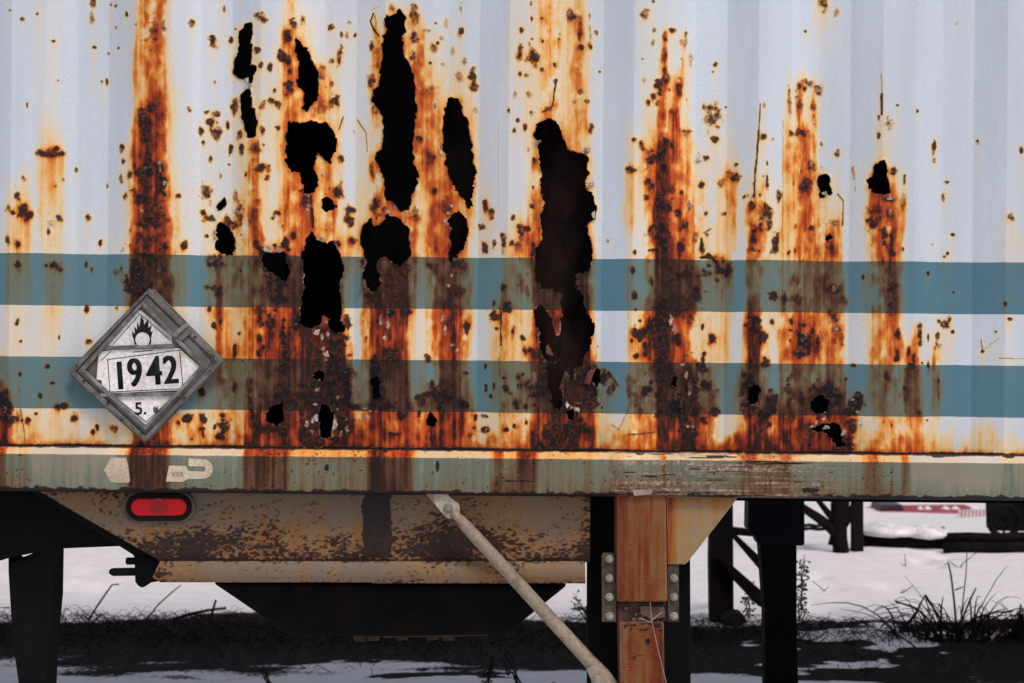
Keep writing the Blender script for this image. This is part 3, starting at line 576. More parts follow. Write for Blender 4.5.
# bottom rail: chamfered ledge, face, short return lip
RAILROWS = {452: "8,2.6 33,.7 60,.25 120,.2 131,.6 148,3.6 152,2.0 168,3.4 172,1.2 178,.5 245,.35 258,2.8 272,3.4 290,2.8 296,1.5 330,1.3 370,1.5 384,4.2 404,2.3 412,3.9 418,1.3 440,.5 492,.6 496,1.4 503,2.8 518,1.0 535,3.2 540,1.5 600,1.0 625,.7 660,.4 667,1.6 700,.4 740,.6 755,2.6 765,1.2 780,1.2 790,2.4 798,.8 860,.5 866,1 878,2 886,.9 900,.7 908,1.8 940,.15 960,.3 1000,.1 1010,.6 2000,.3",
            470: "8,2.4 33,.9 60,.3 120,.3 130,.6 148,3.4 152,2.2 168,3.2 173,1.4 180,.6 245,.5 258,2.6 272,2.9 290,2.6 296,1.2 330,.9 370,1.0 384,4.0 404,2.2 412,3.6 418,1.0 440,.55 492,.7 496,1.1 503,1.9 518,1.3 535,2.8 545,1.2 600,.9 660,.8 667,1.8 740,.7 750,1.8 765,1.4 790,1.7 800,.7 862,.7 880,1.6 900,.7 908,1.6 940,.25 1000,.15 1012,.5 2000,.3",
            490: "8,2.6 33,1.3 60,.5 120,.5 130,.9 148,3.2 168,3.0 178,1.4 245,.9 290,2.6 300,1.3 370,1.3 384,4.0 412,3.2 440,.9 492,1.0 535,2.2 600,1.3 667,1.8 740,1.2 790,2.0 862,1.2 880,1.8 908,1.5 940,.6 1000,.5 2000,.6"}
ru_ = np.concatenate([np.arange(LE, -71, 12.0), np.arange(-70, 1095, .9), np.arange(1100, RE, 12.0)])
rv = np.concatenate([[450.2], np.arange(451, 462, .9), np.arange(462, 493.1, .9), [493.6, 497.0]])
RX, RV = np.meshgrid(ru_, rv)
rpx = 512 + (RX - 512) * CT - (RV - 341.5) * ST; rpy = 341.5 + (RX - 512) * ST + (RV - 341.5) * CT
prof = np.interp(rv, [450.2, 451, 457.2, 458.2, 493, 493.6, 497], [-.002, -.006, -.023, -.026, -.026, -.022, .03])
rS = stain_field(rpx + (fbm(RX, RV, 8, 19, 3, ax=.5, ay=3) - .5) * 3, RV, RAILROWS, 1.6)
rS *= (.75 + .5 * vnoise(RX, RV, 2.4, 80, 33)) * np.where(rS < 1.6, np.where(RV > 458, .9, .8), 1.0)
rrag = fbm(RX, RV, 6, 66, 4); rfine = fbm(RX, RV, 3, 67, 3)
scr = sstep(600, 625, RX) * (1 - sstep(770, 860, RX))
hs = fbm(RX, RV, 3, 88, 3, ax=14, ay=.55)                      # long horizontal scrapes
hole_r = sstep(.66, .74, hs) * scr
rD = np.maximum(hole_r * .85, sstep(.74, .8, rfine) * .7 * sstep(.15, .8, rS))
rD = np.maximum(rD, (1 - sstep(450.6, 452.4, RV + (rrag - .5) * 2)) * .75)
rD = np.maximum(rD, sstep(489.5, 492.5, RV + (rrag - .5) * 7) * .92)
for x, y, rx, ry in ((948, 455, 12, 2), (937, 455, 6, 2), (1006, 456, 8, 2), (386, 449, 3, 3), (810, 489, 8, 4), (640, 452, 5, 3), (700, 468, 12, 1), (520, 480, 22, .8), (438, 465, 2, 6), (328, 467, 2, 3), (116, 476, 3, 4)):
    d = np.hypot((rpx - x) / rx, (rpy - y) / ry) + (rrag - .5) * 1.4
    rD = np.maximum(rD, 1 - sstep(.6, 1.1, d))
rF = np.maximum(sstep(.50, .64, fbm(RX, RV, 3, 188, 3, ax=22, ay=.45)) * scr * .62, sstep(.72, .8, rrag) * scr * .6)
rD = np.where(np.abs(RX - 512) > 600, 0, rD); rF = np.where(np.abs(RX - 512) > 600, 0, rF)
dent = scr * (fbm(RX, RV, 30, 5, 3) - .5) * .03
ry_ = prof[:, None] - dent * ((RV > 452) & (RV < 492)) - rD * -.001
rm_ = painted_rust('rusted_rail_paint', (.56, .54, .50), (.185, .205, .18), [(zv(600), zv(457.8))])
rail = grid_mesh('bottom_rail', xu(ru_), zv(rv), ry_, np.ones((len(rv) - 1, len(ru_) - 1), bool), {'stain': rS, 'crust': rD, 'flake': rF}, rm_, cont)

# rest of the box
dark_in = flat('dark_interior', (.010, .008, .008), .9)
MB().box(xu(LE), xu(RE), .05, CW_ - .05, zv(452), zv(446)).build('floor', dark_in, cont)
white_m = weathered('old_white_paint', WHITE, (.45, .40, .34), .55, .7, 4, (1, 1, .3), .55, bumpd=.001)
MB().box(xu(LE), xu(RE), CW_ - .03, CW_, ZB, ZB + CH).build('far_side_wall', white_m, cont)
MB().box(xu(LE), xu(RE), .001, CW_ - .032, ZB + CH - .03, ZB + CH).build('roof', white_m, cont)
for u0 in (LE - 40, RE):
    MB().box(xu(u0), xu(u0) + .1, -.03, CW_ + .005, ZB - .01, ZB + CH + .005).build('end_frame', white_m, cont, .006)
MB().box(xu(LE), xu(RE), -.03, .04, zv(TOPV + 42), ZB + CH + .004).build('top_rail', white_m, cont, .004)
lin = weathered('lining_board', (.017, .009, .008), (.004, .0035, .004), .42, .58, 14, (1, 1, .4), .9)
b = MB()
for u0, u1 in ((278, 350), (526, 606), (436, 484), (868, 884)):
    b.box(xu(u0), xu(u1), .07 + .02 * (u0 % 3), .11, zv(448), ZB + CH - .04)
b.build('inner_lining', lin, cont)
tag(MB().box(xu(LE), xu(RE), .04, CW_ - .04, zv(497.5), zv(493.5)).build('cross_members', flat('black_steel', (.008, .008, .009), .7), cont), 'black steel floor bearers under the container')

# faint decal on the bottom rail
dm = weathered('decal', (.56, .46, .34), (.36, .27, .18), .55, .75, 30, (1, 1, .4), .5, bumpd=.0003)
ydec = -.0275
b = MB()
def pxarc(cx, cy, r, a0, a1, n=10):
    return [(cx + r * math.cos(R(a0 + (a1 - a0) * i / n)), cy + r * math.sin(R(a0 + (a1 - a0) * i / n))) for i in range(n + 1)]
b.prism([(104, 470), (111, 457.5), (126, 458), (128, 465), (130, 481), (128, 483), (111, 482.5)], ydec, .0012)
b.build('decal', dm, cont); b = MB()
b.prism([(169, 465.5), (186, 466), (188, 471), (203, 471.5)] + pxarc(203, 469, 2.6, 80, -80, 6) + [(190, 466.4), (188, 465), (189, 458.4)] + pxarc(203, 469, 9.8, -85, 85, 12) + [(188, 479.2), (182, 482), (166, 481.5)], ydec, .0012)
dec = b.build('decal', dm, cont)
def text(body, px, py, h, rot, depth, y, mat, parent, name, xs=1.0, off=0.0, thick=.0015):
    cu = bpy.data.curves.new(name, 'FONT'); cu.body = body; cu.size = 1; cu.extrude = 0; cu.offset = off
    cu.align_x = 'CENTER'; cu.align_y = 'CENTER'
    t = bpy.data.objects.new('tmp', cu); col.objects.link(t)
    dg = bpy.context.evaluated_depsgraph_get(); dg.update()
    me = bpy.data.meshes.new_from_object(t.evaluated_get(dg)); bpy.data.objects.remove(t)
    ys = [v.co.y for v in me.vertices]; xs_ = [v.co.x for v in me.vertices]
    cy = (max(ys) + min(ys)) / 2; cx = (max(xs_) + min(xs_)) / 2; sc_ = h * K / (max(ys) - min(ys))
    me.transform(Matrix.Translation((-cx, -cy, 0)))
    me.transform(Matrix.Translation(W(px, py, y)) @ Matrix.Rotation(R(rot), 4, 'Y') @ Matrix.Rotation(R(90), 4, 'X') @ Matrix.Diagonal((sc_ * xs, sc_, 1, 1)))
    bm = bmesh.new(); bm.from_mesh(me)
    r = bmesh.ops.extrude_face_region(bm, geom=bm.faces[:])
    bmesh.ops.translate(bm, vec=(0, thick, 0), verts=[v for v in r['geom'] if isinstance(v, bmesh.types.BMVert)])
    bmesh.ops.recalc_face_normals(bm, faces=bm.faces[:])
    bm.to_mesh(me); bm.free(); me.materials.clear()
    return link(name, me, mat, parent)
ink = flat('faded_ink', (.16, .14, .11), .6)
text('KER', 178, 474.5, 4.6, 0, 0, ydec - .0006, ink, cont, 'decal_lettering', 1.0)

# curled tongues of torn sheet at the holes
chipm = weathered('curled_paint', (.50, .43, .36), (.26, .13, .07), .52, .68, 40, (1, 1, 1), .6)
scalem = weathered('curled_scale', (.13, .04, .02), (.03, .014, .012), .42, .6, 40, (1, 1, 1), .8)
rf_ = random.Random(9)
for px, py, ang, ln, wd, curl, mt in ((535, 143, -10, 9, 6, 1.6, chipm), (590, 150, 190, 9, 6, 1.5, chipm), (594, 184, 180, 7, 7, 1.3, chipm), (213, 232, 20, 8, 5, 1.8, chipm), (247, 78, 80, 7, 4, 1.2, chipm),
        (268, 252, -80, 8, 12, 1.2, chipm), (279, 252, -85, 6, 8, 1.5, chipm), (320, 241, -70, 6, 9, 1.5, chipm), (388, 213, -100, 5, 7, 1.6, chipm), (447, 213, 10, 6, 4, 1.5, chipm), (317, 405, 200, 5, 4, 1.4, chipm), (333, 425, 10, 6, 14, 1.2, chipm),
        (318, 418, 180, 5, 12, 1.3, chipm), (842, 432, 20, 5, 10, 1.5, chipm), (826, 429, -100, 5, 10, 1.3, chipm), (568, 404, 110, 6, 5, 1.5, chipm), (577, 408, 60, 6, 5, 1.5, chipm), (562, 380, 20, 12, 24, 2.0, scalem), (576, 374, -60, 12, 12, 1.8, scalem),
        (592, 378, 200, 12, 22, 1.9, scalem), (551, 350, 150, 8, 14, 1.5, scalem), (595, 215, 180, 5, 10, 1.4, chipm), (580, 283, 190, 7, 8, 1.6, scalem), (366, 284, 170, 7, 12, 1.5, scalem), (680, 402, 10, 9, 14, 1.6, scalem), (692, 385, 170, 8, 16, 1.6, scalem),
        (322, 172, 60, 6, 5, 1.4, chipm), (442, 150, 170, 4, 14, 1.2, chipm), (455, 258, 90, 6, 6, 1.5, scalem), (824, 195, -70, 5, 8, 1.4, chipm), (316, 330, 80, 8, 10, 1.6, chipm), (325, 352, 60, 8, 8, 1.4, chipm), (838, 289, 30, 5, 5, 1.5, scalem), (672, 322, 200, 5, 10, 1.5, chipm)):
    bmf = bmesh.new(); y0 = corr(np.array([px - 0.0]))[0] - .002; rows = []
    a = R(ang); dx_, dz_ = math.cos(a), -math.sin(a)
    for i in range(6):
        t = i / 5; th = t * curl; fw = ln * K * (math.sin(th) / curl); oy = -ln * K * (1 - math.cos(th)) / curl
        ww = wd * K * .42 * (1 - .8 * t ** 1.5) * rf_.uniform(.75, 1.15); row = []
        for j in range(6):
            sj = j / 5 * 2 - 1; jit = rf_.uniform(-.14, .14) * ln * K * (t > .1)
            c = W(px, py, y0)
            row.append(bmf.verts.new((c.x + dx_ * (fw + jit) - dz_ * sj * ww, y0 + oy - abs(sj) * .0015 + rf_.uniform(-.0005, .0005), c.z + dz_ * (fw + jit) + dx_ * sj * ww)))
        rows.append(row)
    for p_, q_ in zip(rows, rows[1:]):
        for j in range(5): bmf.faces.new((p_[j], p_[j + 1], q_[j + 1], q_[j]))
    mef = bpy.data.meshes.new('torn_tongue'); bmf.to_mesh(mef); bmf.free()
    of = link('torn_tongue', mef, mt, cont, True); md = of.modifiers.new('sheet', 'SOLIDIFY'); md.thickness = .0012

# ================================================================== placard
PL = empty('placard_holder', W(147, 366, -.01), 'grey diamond metal placard frame reading 1942, fixed on the rusty white wall', 'placard')
gal = weathered('galvanised', (.175, .172, .165), (.11, .10, .088), .42, .6, 22, (1, 1, 1), .55, speck=.30, speckc=(.07, .045, .03), metal=.35, bumpd=.001)
gal2 = weathered('galvanised_light', (.23, .23, .22), (.11, .10, .09), .42, .6, 26, (1, 1, 1), .5, metal=.4, bumpd=.001)
paperm = weathered('placard_paper', (.74, .72, .72), (.58, .44, .28), .58, .78, 20, (1, 1, .6), .5, speck=.24, speckc=(.42, .36, .30), bumpd=.0004)
blk = flat('black_ink', (.012, .014, .018), .5)
Y0 = -.006
MB().prism([(147, 290), (154, 289), (221, 357), (223, 364), (149, 441), (143, 442), (70, 376), (69, 370)], Y0, .005).build('back_plate', gal, PL, .001)
def ring(o, i, y, t, name, mat, bev=.0012):
    b = MB(); n = len(o)
    for k in range(n):
        b.prism([o[k], o[(k + 1) % n], i[(k + 1) % n], i[k]], y, t)
    return b.build(name, mat, PL, bev)
O = [(149, 288), (223.5, 361), (145, 442), (68, 372)]
I = [(141, 303), (203, 366), (145, 428), (82, 370)]
ring(O, [(147, 294), (217, 362), (145, 436), (75, 371.5)], -.016, .0095, 'outer_flange', gal)
ring([(146.5, 295), (212, 362.5), (145, 434), (77, 371)], I, -.0115, .005, 'frame', gal)
I2 = [(141.5, 306), (200, 366), (145.5, 425), (85, 370)]
ring([(142, 301), (205, 366), (145, 430.5), (80, 370)], I2, -.0195, .0078, 'channel', gal2)
ys = Y0 - .0032
MB().prism([(139, 310), (141.5, 310.5), (171.5, 336), (172.5, 344), (107, 346)], ys, .0012).build('placard_sheet', paperm, PL)
MB().prism([(110, 396), (175, 396), (146.5, 425)], ys, .0012).build('placard_sheet', paperm, PL)
MB().prism([(99, 351.5), (104, 351), (111, 350), (179, 348.2), (200, 366.5), (199.5, 369), (182, 390), (112, 393.2), (107, 392), (102, 387), (101.5, 380.5), (96.5, 379.5), (97.5, 366)], ys - .002, .0014).build('number_card', paperm, PL)
# black outlines
def lines(pts, y, wd=.0017, name='outline', close=False):
    b = MB(); P = pts + ([pts[0]] if close else [])
    for p, q in zip(P, P[1:]):
        d = Vector((q[0] - p[0], q[1] - p[1])).normalized(); n = Vector((-d.y, d.x)) * wd / K / 2
        b.prism([(p[0] + n.x, p[1] + n.y), (q[0] + n.x, q[1] + n.y), (q[0] - n.x, q[1] - n.y), (p[0] - n.x, p[1] - n.y)], y, .0006)
    return b.build(name, blk, PL)
lines([(113, 344.5), (140, 314), (170, 340)], ys - .0006, name='placard_outline')
lines([(115, 397), (146.3, 422), (172.5, 397)], ys - .0006, name='placard_outline')
yc = ys - .0026
lines([(107.6, 359.6), (179.6, 350), (183, 388.5), (110, 392)], yc, name='number_border', close=True)
lines([(181, 388), (199, 368)], yc, name='card_line'); lines([(101, 360.5), (111, 351)], yc, name='card_line'); lines([(133, 352.2), (153, 350.2)], yc, .0018, name='card_line')
for ch, x, y, h in (('1', 120, 375.5, 27.5), ('9', 134.8, 372.5, 28.5), ('4', 154, 370.5, 28.5), ('2', 170.6, 369.5, 28)):
    o1 = text(ch, x, y, h, -4.5, 0, yc, blk, PL, 'digit', .74, .008, .0006)
    bmj = bmesh.new(); bmj.from_mesh(o1.data); src = o1.data.copy()
    for kx in (-.9, .9):
        src.transform(Matrix.Translation((kx * K, kx * .0001, 0))); bmj.from_mesh(src); src.transform(Matrix.Translation((-kx * K, -kx * .0001, 0)))
    bmj.to_mesh(o1.data); bmj.free()
text('5.', 140.5, 408.5, 12.5, -3, 0, ys - .0007, blk, PL, 'class_mark', 1.0, .015, .0006)
MB().prism([(153, 408), (155, 406), (156, 408), (158, 406), (158.5, 411), (156, 413.5), (153.5, 412)], ys - .0006, .0005).build('class_mark', flat('smudged_ink', (.10, .10, .10), .6), PL)
# flame over circle
b = MB()
b.prism([(135, 344), (132.5, 336), (132, 331), (135, 334), (134, 326), (137, 330), (137, 322), (139.5, 327), (141, 315.5), (144, 321), (144, 325), (148, 319), (148.5, 328), (151.5, 325), (150.5, 332), (152.8, 331), (151, 338), (149.5, 343.5)], ys - .0006, .0006)
b.build('flame_symbol', blk, PL)
b = MB(); b.disc(W(142.6, 339.5, ys - .0006), 7.2 * K, .0006, 28); b.build('circle_symbol', paperm, PL)
b = MB()
for k in range(16):
    a0, a1 = 20 + k * 20 - 200, 40 + k * 20 - 200
pts = pxarc(142.6, 340.5, 8.6, 150, 390, 18); ins = pxarc(142.6, 340.5, 7.2, 150, 390, 18)
for k in range(18): b.prism([pts[k], pts[k + 1], ins[k + 1], ins[k]], ys - .0010, .0004)
b.build('circle_ring', blk, PL)
for pts in ([(101, 346.5), (174, 344.5), (175, 347.6), (98, 350)], [(99, 393), (181, 392), (180, 396), (101, 396.8)]):
    b = MB(); b.prism(pts, -.0175, .003); b.build('retaining_bar', gal2, PL, .0008)
rvm = flat('dark_rivet', (.05, .045, .04), .6, .5)
for x, y in ((138, 300), (77, 366), (84, 381), (108, 403), (142, 433), (184, 398), (210, 371), (213, 357), (122, 420), (195, 337)):
    b = MB(); b.disc(W(x, y, -.016), 1.4 * K, .0035, 10); b.build('rivet', rvm, PL)
lat = flat('bright_metal', (.34, .34, .36), .35, .7)
b = MB()
b.prism([(172, 335), (175.5, 331), (180, 333), (176.5, 337.5)], -.0255, .004); b.prism([(175.5, 330.5), (182.5, 325.5), (184.5, 329.5), (179, 334)], -.028, .004); b.prism([(182, 325), (187, 322.5), (189, 325.5), (185, 329)], -.0255, .004)
b.disc(W(178.5, 331, -.028), 1.8 * K, .003, 10)
b.build('latch', lat, PL, .0006)
b = MB(); b.prism([(176, 336), (187, 327), (192, 332), (181, 341)], -.021, .002); b.build('latch_plate', gal, PL, .0006)

# ================================================================== chassis and landing leg
CHS = empty('trailer_chassis', W(400, 560, .3), 'mud-flecked beige trailer chassis with a red oval marker lamp, under the container', 'trailer')
black = flat('grimy_black', (.0055, .006, .0065), .8)
darkst = weathered('dark_steel', (.007, .007, .008), (.014, .011, .009), .5, .7, 8, (1, 1, .4), .75)

def mottled(name, poly, y, t, seedn, dens, parent, x0, x1, v0, v1, base_dark, bandfn=None, curve=0.0, stainfn=None):
    """a stained face as a fine grid cut to its outline, with a thick body behind"""
    us = np.arange(x0, x1 + .1, 1.0); vs = np.arange(v0, v1 + .1, 1.0)
    A, B = np.meshgrid(us, vs)
    n = fbm(A, B, 11, seedn, 5, ax=1.8); nf = fbm(A, B, 2.2, seedn + 3, 2, ax=1.4, ay=.8); nl = fbm(A, B, 60, seedn + 5, 3, ax=1.5)
    d = dens(A, B)
    crust = sstep(.46, .78, nf * .6 + n * .4 + d * .22 + (nl - .5) * .25)
    stain = np.clip(.25 + (nl - .5) * 1.2 + d * .3 + (vnoise(A, B, 6, 60, seedn + 9) - .5) * .5, 0, 2)
    if name == 'side_beam': crust = np.clip(crust + sstep(.5, .8, fbm(A, B, 22, 77, 4, ax=2) + d * .18) * .25, 0, 1)
    if stainfn: stain = stainfn(A, B)
    if bandfn: crust = np.maximum(crust, bandfn(A, B, n))
    k = (CD + y) / F
    X = (A - 512) * CT + (B - 341.5) * ST; Vv = -(A - 512) * ST + (B - 341.5) * CT
    keepv = inpoly(A, B, poly)
    kf = keepv[:-1, :-1] & keepv[1:, 1:] & keepv[1:, :-1] & keepv[:-1, 1:]
    Yg = y - .0015 - curve * np.sin(np.clip((B - v0) / (v1 - v0), 0, 1) * math.pi)
    me_o = grid_mesh(name, us, vs, Yg, kf, {'stain': stain, 'crust': crust * (.70 if name in ('side_beam', 'bottom_lip') else .93), 'flake': np.zeros_like(A)}, None, None)
    me = me_o.data
    co = np.empty(len(me.vertices) * 3, np.float32); me.vertices.foreach_get('co', co); co = co.reshape(-1, 3)
    uu, vv = co[:, 0].copy(), co[:, 2].copy()
    co[:, 0] = ((uu - 512) * CT + (vv - 341.5) * ST) * k; co[:, 2] = CZ - (-(uu - 512) * ST + (vv - 341.5) * CT) * k
    me.vertices.foreach_set('co', co.ravel()); me.update()
    return me_o
def strk(A, B, seedn, s=3):
    return vnoise(A, B, s, 70, seedn) * .6 + fbm(A, B, 9, seedn + 1, 4, ax=.6, ay=1.8) * .7
def reparent(o, parent, mat):
    o.data.transform(Matrix.Translation(-parent.location)); o.parent = parent
    o.data.materials.append(mat)
bm_ = painted_rust('grimy_beige_paint', (.165, .122, .086), (0, 0, 0), [(50, 51)], (.060, .043, .031))
POLY = [(33, 488), (590, 487), (591, 562), (163, 563)]
def dens(A, B):
    return sstep(515, 550, B) * .75 - .35 + .5 * np.exp(-((A - 185) / 60) ** 2 - ((B - 545) / 22) ** 2) + 1.1 * np.exp(-((A - 450) / 34) ** 2 - ((B - 543) / 22) ** 2) \
        + .8 * sstep(556, 561, B) - .45 * np.exp(-((A - 540) / 30) ** 2 - ((B - 530) / 25) ** 2) + .7 * sstep(575, 587, A) + .5 * (1 - sstep(490, 500, B)) + .6 * np.exp(-((A - 118) / 12) ** 2 - ((B - 500) / 8) ** 2)
def bandf(A, B, n):
    e = (n - .5) * 10 + (B - 490) * .04
    return sstep(361.5, 363.5, A - e) * (1 - sstep(389, 391, A - e)) * (1 - sstep(556, 558, B))
o = mottled('side_beam', POLY, .06, .05, 900, dens, CHS, 30, 592, 486, 564, 0, bandf, .004); reparent(o, CHS, bm_)
MB().prism([(34, 488.5), (589.5, 488), (590.5, 561.5), (162.5, 562.5)], .0615, .06).build('beam_web', darkst, CHS)
LIP = [(160, 561), (585, 561), (586, 584), (160, 582), (153, 577)]
o = mottled('bottom_lip', LIP, .045, .05, 940, lambda A, B: -.25 + .5 * sstep(579, 583, B) + .8 * (1 - sstep(561, 563.5, B)) + .5 * np.exp(-((A - 165) / 10) ** 2), CHS, 150, 588, 560, 585, 0, None, .012); reparent(o, CHS, bm_)
MB().prism([(160, 561.5), (585, 561.5), (585.5, 583.5), (160, 581.5), (154, 577)], .0465, .05).build('lip_body', darkst, CHS)
# marker lamp
def oval(x0, x1, yc_, r, n=10):
    return pxarc(x1 - r, yc_, r, -90, 90, n) + pxarc(x0 + r, yc_, r, 90, 270, n)
lamp = MB().prism(oval(122, 195, 507.3, 16), .045, .02).build('marker_lamp', weathered('lamp_surround', (.16, .12, .09), (.08, .055, .04), .4, .6, 20), CHS, .002)
def child(o, p):
    o.parent = p; return o
def sub(mb, name, mat, p, **kw):
    o = mb.build(name, mat, CHS, **kw); o.parent = p; return o
sub(MB().prism(oval(125.5, 191.5, 507.3, 14), .037, .02), 'rubber_grommet', flat('rubber', (.012, .012, .012), .55), lamp, bevel=.004)
red = bpy.data.materials.new('red_lens'); nt, bb = nodes(red)
tc = N(nt, 'ShaderNodeTexCoord'); wv = N(nt, 'ShaderNodeTexWave'); wv.inputs['Scale'].default_value = 120; wv.bands_direction = 'X'; nt.links.new(tc.outputs['Object'], wv.inputs[0])
bb.inputs['Specular IOR Level'].default_value = .25; bb.inputs['Base Color'].default_value = (.60, .004, .010, 1); bb.inputs['Roughness'].default_value = .22
bump(nt, bb, wv.outputs['Fac'], .25, .001)
sub(MB().prism(oval(130.5, 186.5, 507, 8.8, 12), .028, .012), 'lens', red, lamp, bevel=.005, seg=3)
red2 = flat('red_lens_dark', (.26, .006, .012), .3)
b = MB()
for k in range(24):
    a = pxarc(158.5, 507, 8.8, k * 15, k * 15 + 15, 1); c = pxarc(158.5, 507, 7.2, k * 15, k * 15 + 15, 1)
    b.prism([a[0], a[1], c[1], c[0]], .0262, .003)
    a = pxarc(158.5, 507.5, 5.2, k * 15, k * 15 + 15, 1); c = pxarc(158.5, 507.5, 3.6, k * 15, k * 15 + 15, 1)
    b.prism([a[0], a[1], c[1], c[0]], .0262, .003)
b.disc(W(158.5, 508, .0268), 1.6 * K, .001, 12)
sub(b, 'lens_ring', red2, lamp)

# dark diagonal, left gusset, left leg, valve
MB().prism([(-60, 489.5), (34, 489.5), (172, 563), (166, 580), (150, 583), (127, 546), (54, 549), (9, 558), (-60, 580)], .14, .08).build('gusset', black, CHS, .004)
MB().prism([(26, 488), (40, 488), (172, 562), (160, 572)], .09, .04).build('diagonal_brace', darkst, CHS, .003)
MB().prism([(8, 555), (12, 562), (54, 545), (53, 600), (49, 640), (46, 700), (60, 900), (24, 900), (19, 690), (12, 640), (8, 572)], .2, .1).build('support_leg', darkst, CHS, .006)
b = MB()
b.tube([W(126, 561, .1), W(142, 561, .1)], .009, 12); b.tube([W(109, 571.5, .1), W(113, 572, .1), W(150, 571.5, .1)], [.005, .010, .010], 12)
b.prism([(134, 556), (163, 556), (158, 578), (150, 580), (150, 583), (146, 586), (142, 588), (138, 586), (135, 582)], .085, .05)
b.build('air_valve', black, CHS, .003)
# belly box
MB().prism([(212, 583), (568, 585), (506, 635), (400, 637), (290, 636)], .35, 1.2).build('belly_box', darkst, CHS, .01)
b = MB()
for u0 in (352, 366, 395, 425, 441): b.prism([(u0, 633), (u0 + 14, 632), (u0 + 13, 640 + (u0 % 5)), (u0 + 2, 641)], .55, .05)
b.prism([(380, 632), (488, 632), (488, 636), (382, 638)], .5, .1)
b.build('belly_flange', weathered('belly_rust', (.06, .045, .035), (.09, .06, .045), .4, .6), CHS, .003)
# long dark frame beam under the floor
MB().box(xu(LE + 300), xu(RE - 300), .62, .78, W(512, 496, .7).z, ZB - .005).build('frame_beam', black, CHS)
MB().box(xu(LE + 300), xu(RE - 300), 1.66, 1.82, W(512, 496, 1.7).z, ZB - .005).build('frame_beam', black, CHS)
# brace rod with its bracket
rodm = weathered('pale_rod_paint', (.29, .23, .17), (.15, .085, .05), .50, .66, 18, (1, 1, 1), .55, speck=.25, speckc=(.12, .03, .02))
MB().prism([(422, 489), (444, 488), (449, 496), (459, 504), (460, 511), (452, 519), (446, 518), (436, 506)], -.006, .008).build('rod_bracket', weathered('pale_bracket', (.40, .37, .30), (.22, .14, .08), .58, .7, 18), CHS, .002)
p0, p1 = W(453, 512, -.012), W(602, 675, .035); d = (p1 - p0)
MB().tube([p0, p0 + d * .03, p0 + d * .08, p0 + d * .14, p0 + d * .9, p1, W(617, 692, .04)], [.012, .011, .0145, .0155, .0170, .020, .016], 20).build('brace_rod', rodm, CHS, 0, True)
boltm = flat('bolt_metal', (.33, .31, .27), .45, .4)
def bolt(px, py, y, r, parent):
    c = W(px, py, y); b = MB(); b.disc(c, r * 1.35 * K, .003, 18); c2 = Vector((c.x, c.y - .003, c.z)); b.disc(c2, r * K, .009, 6, rnd_.random())
    b.disc(Vector((c2.x, c2.y - .009, c2.z)), r * .55 * K, .004, 10)
    o = b.build('bolt', boltm, CHS, .001); o.parent = parent; return o
rnd_ = random.Random(3)
rb = [c for c in CHS.children if c.name == 'rod_bracket'][0]
bolt(448, 508, -.007, 3.6, rb)
rodend = MB().prism([(586, 669), (594, 665), (603, 674), (612, 683), (618, 692), (600, 690), (590, 678)], .008, .008).build('rod_end_plate', rodm, CHS, .002)
bolt(596, 680, .007, 3.6, rodend)
# landing leg
LG = empty('landing_leg', W(641, 683, .05), 'rust-orange square landing leg with bolted side plates, below the scraped rail', 'landing leg')
_C = CHS
orange = weathered('orange_rust', (.30, .100, .033), (.17, .050, .018), .38, .64, 22, (1.2, 1, .28), .8, speck=.26, speckc=(.06, .02, .012))
orange2 = weathered('brown_rust', (.24, .10, .045), (.08, .03, .018), .38, .62, 20, (1.2, 1, .3), .8, speck=.26)
beige = weathered('beige_gusset_paint', (.36, .28, .18), (.20, .10, .045), .50, .68, 16, (1.6, 1, .16), .6, speck=.24, speckc=(.10, .05, .03))
pl = weathered('plate_grey', (.09, .078, .062), (.07, .05, .035), .5, .66, 20, (1, 1, .5), .6, speck=.26)
b = MB(); b.prism([(617, 492), (666, 492), (667.5, 602), (617, 602)], -.012, .12); b.build('outer_tube', orange, LG, .005)
b = MB(); b.prism([(619, 622), (664, 622), (668, 900), (624, 900)], .01, .09); b.build('inner_tube', orange2, LG, .005)
tubem = painted_rust('rusted_tube_paint', (.120, .085, .064), (0, 0, 0), [(50, 51)])
o = mottled('tube_face', [(619, 492), (664, 492), (665.5, 600.5), (619, 600.5)], -.0125, .01, 2100, lambda A, B: -.75 + .5 * sstep(590, 602, B) + .6 * (1 - sstep(492, 500, B)), LG, 615, 668, 490, 603, 0,
            stainfn=lambda A, B: .15 + 1.5 * strk(A, B, 2200) + .5 * (1 - sstep(620, 640, A))); reparent(o, LG, tubem)
o = mottled('tube_face', [(621, 623), (662, 623), (664, 690), (623, 690)], .0095, .01, 2300, lambda A, B: -.6 + .7 * (1 - sstep(622, 634, B)) + .4 * sstep(652, 664, A), LG, 618, 668, 621, 692, 0,
            stainfn=lambda A, B: .2 + 1.5 * strk(A, B, 2400, 5) + .9 * sstep(645, 662, A)); reparent(o, LG, tubem)
b = MB(); b.prism([(617.5, 602.5), (667, 602.5), (667, 622), (618, 622)], .02, .09); b.build('collar', weathered('greasy_collar', (.05, .035, .027), (.11, .06, .035), .5, .62, 24, (1, 1, 1), .6), LG, .003)
b = MB()
for i in range(26):
    x, y = rnd_.uniform(620, 664), rnd_.uniform(605, 620); r = rnd_.uniform(.8, 2.4)
    b.disc(W(x, y, .02), r * K, rnd_.uniform(.002, .008), 7)
b.prism([(640, 606), (664, 607), (665, 617), (652, 620), (641, 614)], .008, .012)
b.build('crank_gear', weathered('gear_rust', (.13, .07, .045), (.05, .03, .022), .45, .6, 30, (1, 1, 1), .6), LG, .001)
